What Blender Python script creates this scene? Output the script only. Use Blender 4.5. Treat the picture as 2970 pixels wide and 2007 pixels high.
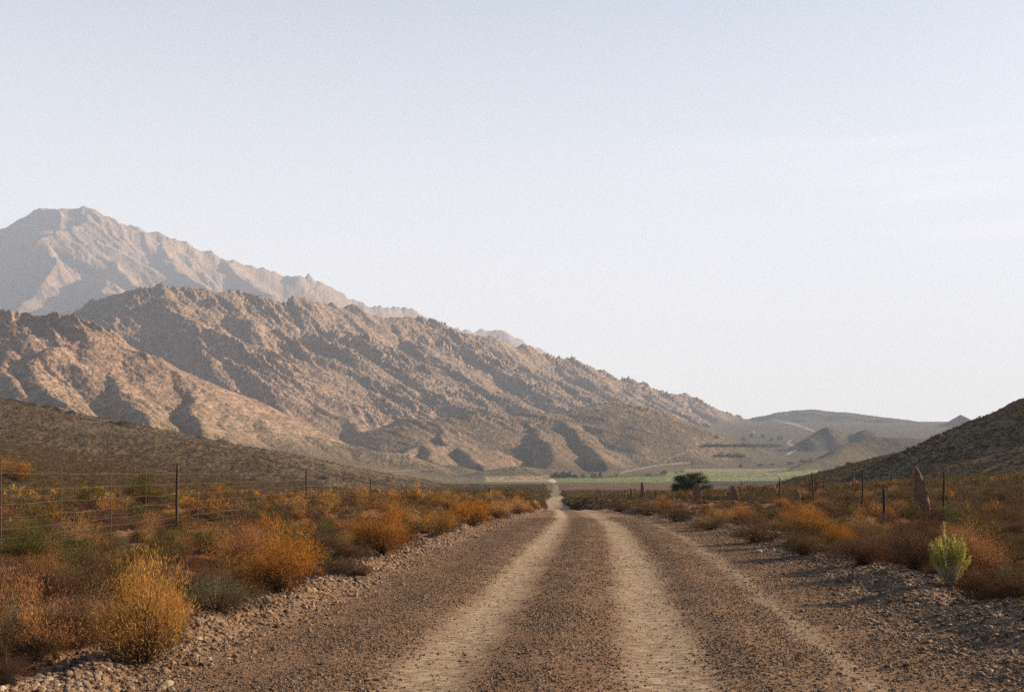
import bpy, math, random
import numpy as np

# ------------------------------------------------------------------ clean, camera, sky, sun, exposure
for o in list(bpy.data.objects):
    bpy.data.objects.remove(o)
scene = bpy.context.scene
COL = scene.collection
F = 3301.0            # focal length in pixels of the 2970 px wide photograph
CX, HZ = 1485.0, 1374.0
HC = 1.7              # eye height

cam_d = bpy.data.cameras.new('camera')
cam = bpy.data.objects.new('camera', cam_d)
COL.objects.link(cam)
cam.location = (0, 0, HC)
cam.rotation_euler = (math.radians(90), 0, 0)
cam_d.sensor_width = 36
cam_d.lens = 36 * F / 2970
cam_d.shift_y = (HZ - 1003.5) / 2970
cam_d.clip_start = 0.1
cam_d.clip_end = 40000
scene.camera = cam

SUN_EL = math.radians(21.5)
SUN_AZ = math.radians(19)      # degrees past the right-hand direction, away from the camera
world = bpy.data.worlds.new("World")
scene.world = world
world.use_nodes = True
wn = world.node_tree
for n in list(wn.nodes):
    wn.nodes.remove(n)
w_out = wn.nodes.new('ShaderNodeOutputWorld')
w_bg = wn.nodes.new('ShaderNodeBackground')
w_sky = wn.nodes.new('ShaderNodeTexSky')
w_sky.sky_type = 'NISHITA'
w_sky.sun_disc = False
w_sky.sun_elevation = SUN_EL
w_sky.sun_rotation = math.pi / 2 - SUN_AZ
w_sky.altitude = 600
w_sky.air_density = 1.15
w_sky.dust_density = 5.0
w_sky.ozone_density = 3.0
# thin high veil of cloud low in the right half of the sky, laid out by direction
w_geo = wn.nodes.new('ShaderNodeTexCoord')
w_map = wn.nodes.new('ShaderNodeMapping')
w_map.inputs['Scale'].default_value = (1.3, 1.3, 14.0)
w_map.inputs['Rotation'].default_value = (0, math.radians(-4), 0)
w_noi = wn.nodes.new('ShaderNodeTexNoise')
w_noi.inputs['Scale'].default_value = 1.4
w_noi.inputs['Detail'].default_value = 5
w_noi.inputs['Roughness'].default_value = 0.55
w_rng = wn.nodes.new('ShaderNodeMapRange')
w_rng.inputs['From Min'].default_value = 0.56
w_rng.inputs['From Max'].default_value = 0.75
w_rng.inputs['To Max'].default_value = 0.6
w_mix = wn.nodes.new('ShaderNodeMix')
w_mix.data_type = 'RGBA'
w_mix.inputs['B'].default_value = (10.6, 9.9, 9.7, 1)
w_veil = wn.nodes.new('ShaderNodeMix')
w_veil.data_type = 'RGBA'
w_grad = wn.nodes.new('ShaderNodeValToRGB')       # cream near the horizon, pale blue higher up
for e_, (p_, c_) in zip(w_grad.color_ramp.elements, ((0.0, (1.07, 1.0, .94)), (.42, (.82, .855, .93)))):
    e_.position = p_; e_.color = (*c_, 1)
w_sc = wn.nodes.new('ShaderNodeVectorMath'); w_sc.operation = 'SCALE'; w_sc.inputs['Scale'].default_value = 10.4
wn.links.new(w_grad.outputs['Color'], w_sc.inputs[0])
wn.links.new(w_sc.outputs['Vector'], w_veil.inputs['B'])
w_sep = wn.nodes.new('ShaderNodeSeparateXYZ')
wn.links.new(w_geo.outputs['Generated'], w_sep.inputs['Vector'])
w_el = wn.nodes.new('ShaderNodeMapRange')          # the white haze of the lower sky thins towards the zenith
w_el.interpolation_type = 'SMOOTHSTEP'
w_el.inputs['From Min'].default_value = 0.02
w_el.inputs['From Max'].default_value = 0.78
w_el.inputs['To Min'].default_value = 0.80
w_el.inputs['To Max'].default_value = 0.0
wn.links.new(w_sep.outputs['Z'], w_el.inputs['Value'])
wn.links.new(w_sep.outputs['Z'], w_grad.inputs['Fac'])
w_by = wn.nodes.new('ShaderNodeMapRange'); w_by.interpolation_type = 'SMOOTHSTEP'
w_by.inputs['From Min'].default_value = -0.35; w_by.inputs['From Max'].default_value = 0.55
w_by.inputs['To Min'].default_value = 0.0; w_by.inputs['To Max'].default_value = 1.0
wn.links.new(w_sep.outputs['Y'], w_by.inputs['Value'])
w_bm = wn.nodes.new('ShaderNodeMath'); w_bm.operation = 'MULTIPLY'
wn.links.new(w_el.outputs['Result'], w_bm.inputs[0]); wn.links.new(w_by.outputs['Result'], w_bm.inputs[1])
wn.links.new(w_bm.outputs[0], w_veil.inputs['Factor'])
wn.links.new(w_geo.outputs['Generated'], w_map.inputs['Vector'])
wn.links.new(w_map.outputs['Vector'], w_noi.inputs['Vector'])
wn.links.new(w_noi.outputs['Fac'], w_rng.inputs['Value'])
wn.links.new(w_sky.outputs['Color'], w_veil.inputs['A'])
wn.links.new(w_veil.outputs['Result'], w_mix.inputs['A'])
w_rx = wn.nodes.new('ShaderNodeMapRange'); w_rx.interpolation_type = 'SMOOTHSTEP'
w_rx.inputs['From Min'].default_value = 0.02; w_rx.inputs['From Max'].default_value = 0.42
wn.links.new(w_sep.outputs['X'], w_rx.inputs['Value'])
w_mm = wn.nodes.new('ShaderNodeMath'); w_mm.operation = 'MULTIPLY'
wn.links.new(w_rng.outputs['Result'], w_mm.inputs[0]); wn.links.new(w_rx.outputs['Result'], w_mm.inputs[1])
wn.links.new(w_mm.outputs[0], w_mix.inputs['Factor'])
wn.links.new(w_mix.outputs['Result'], w_bg.inputs['Color'])
w_bg.inputs['Strength'].default_value = 0.053
wn.links.new(w_bg.outputs['Background'], w_out.inputs['Surface'])

sun_d = bpy.data.lights.new('sun', 'SUN')
sun_d.energy = 5.0
sun_d.angle = math.radians(0.5)
sun_d.color = (1.0, 0.78, 0.55)
sun = bpy.data.objects.new('sun', sun_d)
COL.objects.link(sun)
from mathutils import Vector
sdir = Vector((math.cos(SUN_EL) * math.cos(SUN_AZ), math.cos(SUN_EL) * math.sin(SUN_AZ), math.sin(SUN_EL)))
sun.rotation_euler = sdir.to_track_quat('Z', 'Y').to_euler()
sun.location = (200, 20, 90)

scene.view_settings.view_transform = 'Standard'
scene.view_settings.look = 'None'
scene.view_settings.exposure = 1.28
scene.view_settings.gamma = 1
scene.render.engine = 'CYCLES'
scene.cycles.max_bounces = 6
scene.cycles.transparent_max_bounces = 8
scene.cycles.volume_bounces = 1
scene.cycles.use_denoising = False      # the photograph is grainy film

# ------------------------------------------------------------------ small helpers
def tag(o, label=None, cat=None, group=None, kind=None):
    if label: o['label'] = label
    if cat: o['category'] = cat
    if group: o['group'] = group
    if kind: o['kind'] = kind
    return o

def link(name, mesh, mats=None, parent=None):
    o = bpy.data.objects.new(name, mesh)
    COL.objects.link(o)
    if mats and not mesh.materials:
        for m in (mats if isinstance(mats, (list, tuple)) else [mats]):
            mesh.materials.append(m)
    if parent is not None:
        o.parent = parent
    return o

def empty(name, loc, rz=0, sc=1):
    o = bpy.data.objects.new(name, None)
    COL.objects.link(o)
    o.location = loc
    o.rotation_euler = (0, 0, rz)
    o.scale = (sc, sc, sc) if not isinstance(sc, (tuple, list)) else sc
    return o

def np_mesh(name, verts, faces, mat_idx=None, smooth=False):
    """verts (n,3), faces (m,k) with one k, or a list of such arrays"""
    me = bpy.data.meshes.new(name)
    verts = np.asarray(verts, dtype=np.float32)
    fl = faces if isinstance(faces, list) else [faces]
    fl = [np.asarray(f, dtype=np.int32) for f in fl if len(f)]
    me.vertices.add(len(verts))
    me.vertices.foreach_set('co', verts.ravel())
    loops = np.concatenate([f.ravel() for f in fl])
    sizes = np.concatenate([np.full(len(f), f.shape[1], np.int32) for f in fl])
    starts = np.concatenate([[0], np.cumsum(sizes)[:-1]]).astype(np.int32)
    me.loops.add(len(loops))
    me.loops.foreach_set('vertex_index', loops)
    me.polygons.add(len(sizes))
    me.polygons.foreach_set('loop_start', starts)
    me.polygons.foreach_set('loop_total', sizes)
    if smooth:
        me.polygons.foreach_set('use_smooth', np.ones(len(sizes), bool))
    if mat_idx is not None:
        me.polygons.foreach_set('material_index', np.asarray(mat_idx, np.int32))
    me.update(calc_edges=True)
    return me

def grid_faces(nr, nc):
    i = np.arange(nr - 1)[:, None] * nc + np.arange(nc - 1)[None, :]
    i = i.ravel()
    return np.stack([i, i + 1, i + 1 + nc, i + nc], 1)

def sm(a, b, x):
    t = np.clip((x - a) / (b - a), 0, 1)
    return t * t * (3 - 2 * t)

_G = np.random.RandomState(5).uniform(0, 2 * math.pi, 4096)
_GX, _GY = np.cos(_G).astype(np.float32), np.sin(_G).astype(np.float32)
def _h(ix, iy, seed):
    h = (ix.astype(np.int64) * 374761393 + iy.astype(np.int64) * 668265263 + seed * 974711) & 0xffffffff
    h = ((h ^ (h >> 13)) * 1274126177) & 0xffffffff
    return ((h ^ (h >> 16)) & 4095).astype(np.int32)
def perlin(x, y, seed=0):
    x = np.asarray(x, np.float64); y = np.asarray(y, np.float64)
    x0 = np.floor(x); y0 = np.floor(y)
    fx = (x - x0).astype(np.float32); fy = (y - y0).astype(np.float32)
    ix = x0.astype(np.int64); iy = y0.astype(np.int64)
    u = fx * fx * fx * (fx * (fx * 6 - 15) + 10); v = fy * fy * fy * (fy * (fy * 6 - 15) + 10)
    def g(a, b, dx, dy):
        k = _h(a, b, seed)
        return _GX[k] * dx + _GY[k] * dy
    n00 = g(ix, iy, fx, fy); n10 = g(ix + 1, iy, fx - 1, fy)
    n01 = g(ix, iy + 1, fx, fy - 1); n11 = g(ix + 1, iy + 1, fx - 1, fy - 1)
    a = n00 + u * (n10 - n00); b = n01 + u * (n11 - n01)
    return (a + v * (b - a)) * 1.45
def fbm(x, y, oct=4, seed=0, gain=.5):
    s = 0; a = 1.0
    for i in range(oct):
        s = s + a * perlin(x * 2 ** i + 17.3 * i, y * 2 ** i - 9.1 * i, seed + i); a *= gain
    return s
def ridged(x, y, oct=4, seed=0, gain=.5):
    s = 0; a = 1.0; w = 1.0
    for i in range(oct):
        n = 1 - np.abs(perlin(x * 2 ** i + 5.7 * i, y * 2 ** i + 3.3 * i, seed + i)) * 1.6
        n = n * n * w; s = s + a * n; w = np.clip(n * 1.6, 0, 1); a *= gain
    return s

# ------------------------------------------------------------------ the lie of the land
def interp(y, xs, ys): return np.interp(y, xs, ys)
def road_c(y): return interp(y, [-20, 9, 16, 25.8, 40, 63, 85, 150, 258, 800, 1500, 2200], [-1.9, .28, .88, 1.67, 2.65, 3.8, 4.4, 6.3, 9.8, 31, 57, 80]) + .55 * np.sin(np.asarray(y) / 27.0) * sm(110, 190, y)
def road_w(y): return interp(y, [0, 38, 62, 85, 130, 2200], [1, 1, .74, .60, .52, .50])
_py = np.linspace(-30, 3000, 6061)
def _smooth_prof(xs, ys, k=25):
    p = np.interp(_py, xs, ys)
    ker = np.hanning(k); ker /= ker.sum()
    return np.convolve(np.pad(p, (k // 2, k // 2), 'edge'), ker, 'valid')
_ROADZ = _smooth_prof([-30, 28, 45, 63, 85, 105, 150, 200, 262, 400, 800, 1300, 3000], [0, 0, -.22, -.60, -.98, -2.1, -4.0, -5.1, -5.4, -6.3, -8.4, -8, -8])
_SIDEZ = _smooth_prof([-30, 50, 80, 113, 166, 260, 400, 800, 1300, 3000], [.33, .33, -.45, -1.0, -1.9, -4.2, -5.9, -8.2, -8, -8])
def roadz(y): return np.interp(y, _py, _ROADZ)
def sidez(y): return np.interp(y, _py, _SIDEZ)

def P(x, y, d):                      # a pixel of the photograph at distance d -> world
    return ((x - CX) / F * d, d, HC + (HZ - y) / F * d)

RIDGES = []    # (points, slope, rounding radius, minimum y)
def ridge(pts, s, r=25, west=None):
    RIDGES.append(([P(*p) for p in pts], s, r, west if west else s))
# far massif with the summit
ridge([(-420, 790, 11899), (-200, 720, 11039), (0, 664, 9964), (55, 645, 9605), (95, 615, 9289), (115, 602, 9146), (150, 598, 9061), (190, 595, 9000), (275, 603, 9000), (335, 634, 9000),
       (425, 660, 9097), (550, 700, 9192), (640, 740, 9289), (720, 766, 9387), (780, 780, 9483), (820, 795, 9483), (860, 792, 9483),
       (900, 797, 9579), (950, 826, 9677), (1010, 860, 9774), (1090, 885, 9871), (1130, 888, 10064), (1190, 888, 10257), (1230, 915, 10451),
       (1310, 945, 10838), (1370, 958, 11418), (1400, 948, 11612), (1450, 950, 11612), (1500, 978, 11806), (1560, 1005, 12000), (1700, 1080, 12192)], .80, 8)
ridge([(275, 603, 9000), (215, 650, 8670), (120, 690, 8381), (165, 745, 8129), (130, 820, 7781), (60, 890, 7451)], .5, 12, 1.05)
ridge([(335, 634, 9000), (300, 720, 8515), (360, 800, 8032), (470, 860, 7644)], .5, 12, 1.05)
ridge([(470, 675, 9097), (480, 745, 8613), (560, 815, 8129), (640, 850, 7839)], .5, 12, 1.05)
ridge([(640, 740, 9289), (700, 800, 8805), (790, 850, 8418)], .5, 12, 1.05)
ridge([(210, 800, 8129), (300, 810, 7741), (330, 870, 7256), (260, 900, 6968)], .5, 10, 1.05)
# middle range, running away to the right down to the saddle
CRB = [(150, 905, 3950), (205, 898, 3850), (260, 880, 3700), (320, 860, 3560), (390, 825, 3400), (422, 818, 3320), (510, 830, 3400), (615, 836, 3500), (680, 824, 3560),
       (770, 847, 3660), (820, 868, 3720), (870, 852, 3760), (946, 868, 3850), (1020, 882, 3950), (1090, 903, 4030), (1190, 914, 4150), (1280, 927, 4250),
       (1355, 952, 4350), (1445, 984, 4450), (1535, 1004, 4600), (1610, 1019, 4700), (1700, 1042, 4850), (1790, 1087, 5000),
       (1918, 1125, 5250), (1982, 1138, 5350), (2046, 1163, 5500), (2097, 1189, 5650), (2148, 1208, 5800), (2212, 1214, 6000)]
ridge(CRB, .68, 14)
SP = [  # spurs of the middle range, coming down to the right and towards the viewer
 [(422, 818, 3320), (467, 857, 3240), (560, 900, 3130), (590, 985, 2920), (602, 1023, 2830), (640, 1112, 2640), (716, 1150, 2530), (767, 1190, 2440), (882, 1265, 2250)],
 [(335, 858, 3520), (352, 885, 3420), (345, 920, 3330)],
 [(640, 832, 3520), (700, 900, 3350), (760, 985, 3120), (840, 1060, 2900), (900, 1130, 2740), (985, 1200, 2560), (1080, 1275, 2380), (1130, 1305, 2280)],
 [(830, 864, 3720), (900, 940, 3520), (990, 1010, 3320), (1060, 1090, 3080), (1130, 1160, 2900), (1190, 1215, 2780)],
 [(946, 868, 3850), (1020, 950, 3640), (1110, 1010, 3450), (1200, 1080, 3250), (1290, 1140, 3080), (1400, 1185, 2960)],
 [(1130, 906, 4080), (1180, 975, 3860), (1270, 1035, 3680), (1360, 1095, 3490), (1460, 1150, 3300), (1560, 1185, 3180)],
 [(1280, 927, 4250), (1350, 1000, 4050), (1450, 1060, 3850), (1540, 1110, 3680), (1620, 1160, 3520)],
 [(1445, 984, 4450), (1520, 1050, 4250), (1610, 1105, 4050), (1700, 1150, 3850)],
 [(1610, 1019, 4700), (1680, 1080, 4500), (1760, 1130, 4300), (1840, 1175, 4120)],
 [(1790, 1087, 5000), (1850, 1130, 4800), (1930, 1175, 4600), (2000, 1210, 4400)],
 [(1982, 1138, 5350), (2030, 1180, 5150), (2080, 1215, 4950)],
 [(760, 985, 3120), (800, 1080, 2840), (860, 1150, 2660), (900, 1210, 2500), (930, 1265, 2380)],
 [(560, 900, 3130), (640, 960, 2980), (700, 1040, 2800), (780, 1120, 2620), (830, 1190, 2480)],
]
for k_, s_ in enumerate(SP): ridge(s_, .47, 9, 1.25 if k_ == 0 else (.72, .60, .66)[k_ % 3])
# near left spur, sunlit
ridge([(-500, 760, 2150), (-150, 848, 2050), (0, 882, 2000), (75, 900, 1980), (165, 910, 1960), (255, 942, 1930), (345, 990, 1900), (420, 1012, 1880), (510, 1062, 1840),
       (575, 1105, 1810), (640, 1152, 1780), (665, 1172, 1760), (770, 1210, 1740), (900, 1258, 1730), (1020, 1290, 1720), (1140, 1312, 1720)], .5, 14)
for s_ in [
 [(75, 900, 1980), (30, 960, 1880), (45, 1060, 1700), (70, 1130, 1600)],
 [(255, 942, 1930), (170, 1000, 1800), (120, 1030, 1740), (130, 1090, 1640), (160, 1170, 1520)],
 [(345, 990, 1900), (330, 1060, 1780), (370, 1130, 1660), (420, 1200, 1540)],
 [(510, 1062, 1840), (520, 1120, 1740), (570, 1190, 1620), (620, 1240, 1540)],
 [(665, 1172, 1760), (640, 1200, 1680), (655, 1240, 1600), (700, 1275, 1530)],
]: ridge(s_, .48, 8, 1.1)
# low middle hill in front of the range
ridge([(1110, 1262, 2300), (1160, 1230, 2350), (1240, 1204, 2450), (1340, 1198, 2500), (1530, 1194, 2600), (1650, 1190, 2650), (1735, 1172, 2700), (1770, 1160, 2700),
       (1830, 1180, 2720), (1900, 1212, 2720), (1960, 1240, 2700), (2050, 1280, 2650), (2130, 1315, 2550)], .38, 40)
for s_ in [
 [(1310, 1198, 2480), (1285, 1225, 2380), (1285, 1262, 2260)],
 [(1150, 1312, 1990), (1225, 1282, 2060), (1320, 1288, 2100), (1420, 1300, 2150)],
 [(1225, 1282, 2060), (1235, 1305, 2000), (1250, 1330, 1930)],
 [(1330, 1290, 2100), (1370, 1315, 2020), (1400, 1340, 1950)],
 [(1550, 1225, 2430), (1560, 1285, 2250), (1600, 1340, 2090), (1635, 1375, 1990)],
 [(1630, 1215, 2500), (1680, 1270, 2330), (1730, 1330, 2150)],
 [(1725, 1175, 2650), (1735, 1225, 2560), (1790, 1290, 2420), (1850, 1335, 2300)],
]: ridge(s_, .42, 8, .95)
ridge([(1400, 1374, 1700), (1480, 1350, 1720), (1560, 1358, 1720), (1630, 1382, 1700)], .22, 25)
ridge([(1180, 1350, 1800), (1290, 1346, 1800), (1360, 1362, 1780)], .25, 15)
# right: far rounded hills, cones and the spur below them
ridge([(2190, 1213, 6100), (2250, 1204, 6000), (2310, 1190, 5900), (2365, 1188, 5800), (2440, 1194, 5700), (2560, 1209, 5500), (2650, 1222, 5300), (2720, 1232, 5100), (2850, 1250, 4900), (3200, 1250, 4800)], .28, 90)
ridge([(2650, 1262, 4700), (2735, 1218, 4500), (2778, 1197, 4450), (2800, 1206, 4400), (2835, 1226, 4350), (2950, 1275, 4300)], .6, 6)
ridge([(2290, 1306, 2900), (2345, 1268, 2950), (2397, 1238, 3000), (2450, 1252, 3020), (2493, 1260, 3020), (2525, 1246, 3000), (2560, 1266, 2960), (2650, 1310, 2900), (2800, 1340, 2900)], .80, 20)
ridge([(2180, 1382, 1700), (2300, 1350, 1850), (2400, 1318, 2000), (2490, 1284, 2100), (2570, 1266, 2150), (2660, 1272, 2200), (2760, 1290, 2200), (3000, 1290, 2200)], .52, 20)
# hillside on the left and near hill on the right
ridge([(-420, 1080, 660), (-150, 1140, 720), (0, 1190, 760), (65, 1200, 775), (110, 1220, 790), (165, 1250, 800), (215, 1285, 810)], .2, 20)
ridge([(2330, 1388, 470), (2430, 1368, 440), (2560, 1334, 400), (2700, 1304, 370), (2830, 1266, 350), (2970, 1220, 335), (3150, 1150, 325), (3400, 1065, 320), (3900, 930, 330)], .40, 12)
ridge([(2640, 1312, 520), (2735, 1278, 510), (2813, 1242, 500), (2900, 1198, 490), (2980, 1152, 480), (3200, 1050, 480), (3500, 950, 480)], .6, 4)

def base_z(x, y):
    c = road_c(y); u = (x - c) / road_w(y)
    a = np.abs(u)
    w = np.where(u < 0, sm(3.6, 8.5, a), sm(4.0, 9.5, a))
    z = roadz(y) * (1 - w) + sidez(y) * w
    d = -x - 30 - 18 * sm(0, 400, y)
    z = z + .15 * (np.sqrt(np.maximum(d, 0) ** 2 + 25 ** 2) - 25) * sm(20, 260, y) * (d > 0)
    dr = np.maximum(x - 16, 0)
    z = z + .05 * dr * sm(10, 60, y) * (1 - sm(200, 420, y))
    t = x / np.maximum(y, 50)
    rise = np.interp(y, [0, 1400, 1700, 2000, 2300, 2700, 3200, 4500, 6000, 7500, 14000], [0, 0, 7, 15, 26, 50, 90, 200, 285, 300, 150])
    z = z + rise * (0.25 + .75 * sm(0.0, .13, t))
    return z

def seg_ridges(x, y, far):
    z = np.full(x.shape, -1e4, np.float32)
    for pts, s, r, west in RIDGES:
        ym = min(p[1] for p in pts)
        if (ym > 1300) != far: continue
        for (ax, ay, az), (bx, by, bz) in zip(pts[:-1], pts[1:]):
            dx, dy = bx - ax, by - ay
            t = np.clip(((x - ax) * dx + (y - ay) * dy) / (dx * dx + dy * dy), 0, 1)
            ex = x - ax - t * dx; ey = y - ay - t * dy
            dd = np.sqrt(ex * ex + ey * ey + r * r) - r
            sl = s if west == s else np.where((dx * ey - dy * ex < 0) | ((west > 1) & ((t <= 0) | (t >= 1))), west, s)
            np.maximum(z, az + t * (bz - az) - sl * dd, out=z)
    return z

def terrain(x, y, detail=True):
    x = np.asarray(x, np.float32); y = np.asarray(y, np.float32)
    b = base_z(x, y).astype(np.float32)
    n = seg_ridges(x + 6 * fbm(x / 40, y / 40, 2, 3), y, False)
    k = 1.2
    near = np.logaddexp(b / k, n / k) * k            # soft join of hillside and plain
    near = np.where(y < 70, b, near)
    out = near
    if far_any(y):
        wx = x + 26 * fbm(x / 260, y / 260, 3, 11); wy = y + 26 * fbm(x / 260, y / 260, 3, 21)
        m = seg_ridges(wx, wy, True)
        # strata and gullies run down to the right
        g = x * .76 - y * .65; p = x * .65 + y * .76
        right = sm(.17, .24, x / y)
        rg = ridged(p / 170 + .35 * fbm(x / 300, y / 300, 2, 9), g / 900, 4, 31, .45)
        am = np.clip(m / 18, 0, 19) * (1 - .5 * right)
        m = m + am * (rg - 1.25) * (1 - .6 * sm(6000, 6200, y) * sm(.398, .415, -x / y))
        dk = np.clip(y / 3600, .55, 1.0) * (1 - .35 * (y > 6000)) * (1 - .85 * right) * (1 - .85 * sm(6000, 6200, y) * sm(.398, .415, -x / y))
        wc = np.where(y > 6000, 2.4, 1.0)
        cr = ridged(p / 30 / wc + .6 * fbm(x / 110 / wc, y / 110 / wc, 2, 61), g / 210 * (1 + .5 * (y > 6000)) / wc, 4, 57, .55) - 1.1
        patch = sm(-.25, .45, fbm(x / 330, y / 330, 3, 63))
        cr = np.minimum(cr, .55) * 1.2
        m = m + cr * np.clip(m / 26, 0, 9.5) * (.35 + 1.0 * patch) * dk
        wl = np.where(y > 6000, 2.3, 1.0)
        fi = fbm(p / 8 / wl, g / 26 / wl, 3, 77, .75)
        fi = np.minimum(fi, .25 + .2 * fi)
        m = m + fi * np.clip(m / 34, 0, 5.6) * (.6 + .7 * patch) * dk
        k2 = 3.0
        out = np.where(y > 1000, np.logaddexp(near / k2, np.maximum(m, -300) / k2) * k2, near)
        out = near + (out - near) * sm(1000, 1150, y)
    return out

def far_any(y): return bool(np.max(y) > 1000)

# ------------------------------------------------------------------ material helpers
def new_mat(name):
    m = bpy.data.materials.new(name); m.use_nodes = True
    nt = m.node_tree
    for n in list(nt.nodes): nt.nodes.remove(n)
    out = nt.nodes.new('ShaderNodeOutputMaterial')
    return m, nt, out
def N(nt, typ, ins=None, **kw):
    n = nt.nodes.new(typ)
    for k, v in kw.items(): setattr(n, k, v)
    for k, v in (ins or {}).items():
        if isinstance(v, bpy.types.NodeSocket): nt.links.new(v, n.inputs[k])
        else: n.inputs[k].default_value = v
    return n
def ramp(nt, fac, stops, interp_='LINEAR'):
    n = nt.nodes.new('ShaderNodeValToRGB')
    n.color_ramp.interpolation = interp_
    el = n.color_ramp.elements
    while len(el) > len(stops): el.remove(el[-1])
    while len(el) < len(stops): el.new(1)
    for e, (p, c) in zip(el, stops):
        e.position = p; e.color = (c[0], c[1], c[2], 1)
    nt.links.new(fac, n.inputs['Fac'])
    return n
def mixc(nt, f, a, b, blend='MIX'):
    n = nt.nodes.new('ShaderNodeMix'); n.data_type = 'RGBA'; n.blend_type = blend
    for k, v in (('Factor', f), ('A', a), ('B', b)):
        if isinstance(v, bpy.types.NodeSocket): nt.links.new(v, n.inputs[k])
        elif isinstance(v, (int, float)): n.inputs[k].default_value = v
        else: n.inputs[k].default_value = (v[0], v[1], v[2], 1)
    return n.outputs['Result']
def mth(nt, op, a, b=None, c=None, clamp=False):
    n = nt.nodes.new('ShaderNodeMath'); n.operation = op; n.use_clamp = clamp
    for i, v in enumerate((a, b, c)):
        if v is None: continue
        if isinstance(v, bpy.types.NodeSocket): nt.links.new(v, n.inputs[i])
        else: n.inputs[i].default_value = v
    return n.outputs[0]
def mrange(nt, v, a, b, c=0, d=1):
    n = N(nt, 'ShaderNodeMapRange', {'Value': v, 'From Min': a, 'From Max': b, 'To Min': c, 'To Max': d})
    return n.outputs['Result']
def noise(nt, vec, scale, detail=3, rough=.55, dist=0):
    n = N(nt, 'ShaderNodeTexNoise', {'Scale': scale, 'Detail': detail, 'Roughness': rough, 'Distortion': dist})
    nt.links.new(vec, n.inputs['Vector'])
    return n.outputs['Fac']
def bsdf(nt, out, col, rough=.9, bump=None, bstr=1, bdist=.02, spec=.15):
    b = N(nt, 'ShaderNodeBsdfPrincipled', {'Roughness': rough, 'Specular IOR Level': spec})
    if isinstance(col, bpy.types.NodeSocket): nt.links.new(col, b.inputs['Base Color'])
    else: b.inputs['Base Color'].default_value = (*col, 1)
    if bump is not None:
        bn = N(nt, 'ShaderNodeBump', {'Height': bump, 'Strength': bstr, 'Distance': bdist})
        nt.links.new(bn.outputs['Normal'], b.inputs['Normal'])
    nt.links.new(b.outputs['BSDF'], out.inputs['Surface'])
    return b

# mountain and far ground: 'tint' carries the ground's colour and the cones' painted shade, the shader adds rock and shrub speckle
def mat_mountain():
    m, nt, out = new_mat('mountain_ground')
    at = N(nt, 'ShaderNodeAttribute', attribute_name='tint')
    rk = N(nt, 'ShaderNodeAttribute', attribute_name='rock')
    tc = N(nt, 'ShaderNodeNewGeometry')
    pos = tc.outputs['Position']
    mp = N(nt, 'ShaderNodeMapping', {'Vector': pos, 'Rotation': (0, 0, math.radians(-41)), 'Scale': (1, .35, 1)})
    n1 = noise(nt, pos, .11, 4, .7)
    n2 = noise(nt, pos, .035, 4, .65)
    n3 = noise(nt, mp.outputs['Vector'], .07, 4, .75)
    n4 = noise(nt, pos, .006, 3, .6)
    v = mth(nt, 'MULTIPLY_ADD', n1, 1.7, -.35)
    f1 = mrange(nt, n1, .42, .60)
    # dark shrubs dotted over the slopes
    shrub = (.050, .046, .030)
    col = mixc(nt, mth(nt, 'MULTIPLY', f1, .72), at.outputs['Color'], shrub)
    pale = mixc(nt, mth(nt, 'MULTIPLY', mrange(nt, n3, .50, .66), mth(nt, 'MULTIPLY', rk.outputs['Fac'], .8)), col, (.44, .32, .235))
    dark = mixc(nt, mth(nt, 'MULTIPLY', mrange(nt, n3, .47, .36), mth(nt, 'MULTIPLY', rk.outputs['Fac'], .55)), pale, (.12, .085, .062))
    col2 = mixc(nt, mth(nt, 'MULTIPLY', mrange(nt, n2, .52, .68), .45), dark, (.15, .13, .072))
    col3 = mixc(nt, mth(nt, 'MULTIPLY', mrange(nt, n4, .45, .62), .35), col2, mixc(nt, .5, col2, (.13, .10, .06)))
    h = mth(nt, 'ADD', mth(nt, 'MULTIPLY', n3, 1.0), mth(nt, 'MULTIPLY', n1, .6))
    bsdf(nt, out, col3, .95, h, .9, 5.0, .05)
    return m
M_MOUNT = mat_mountain()

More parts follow.
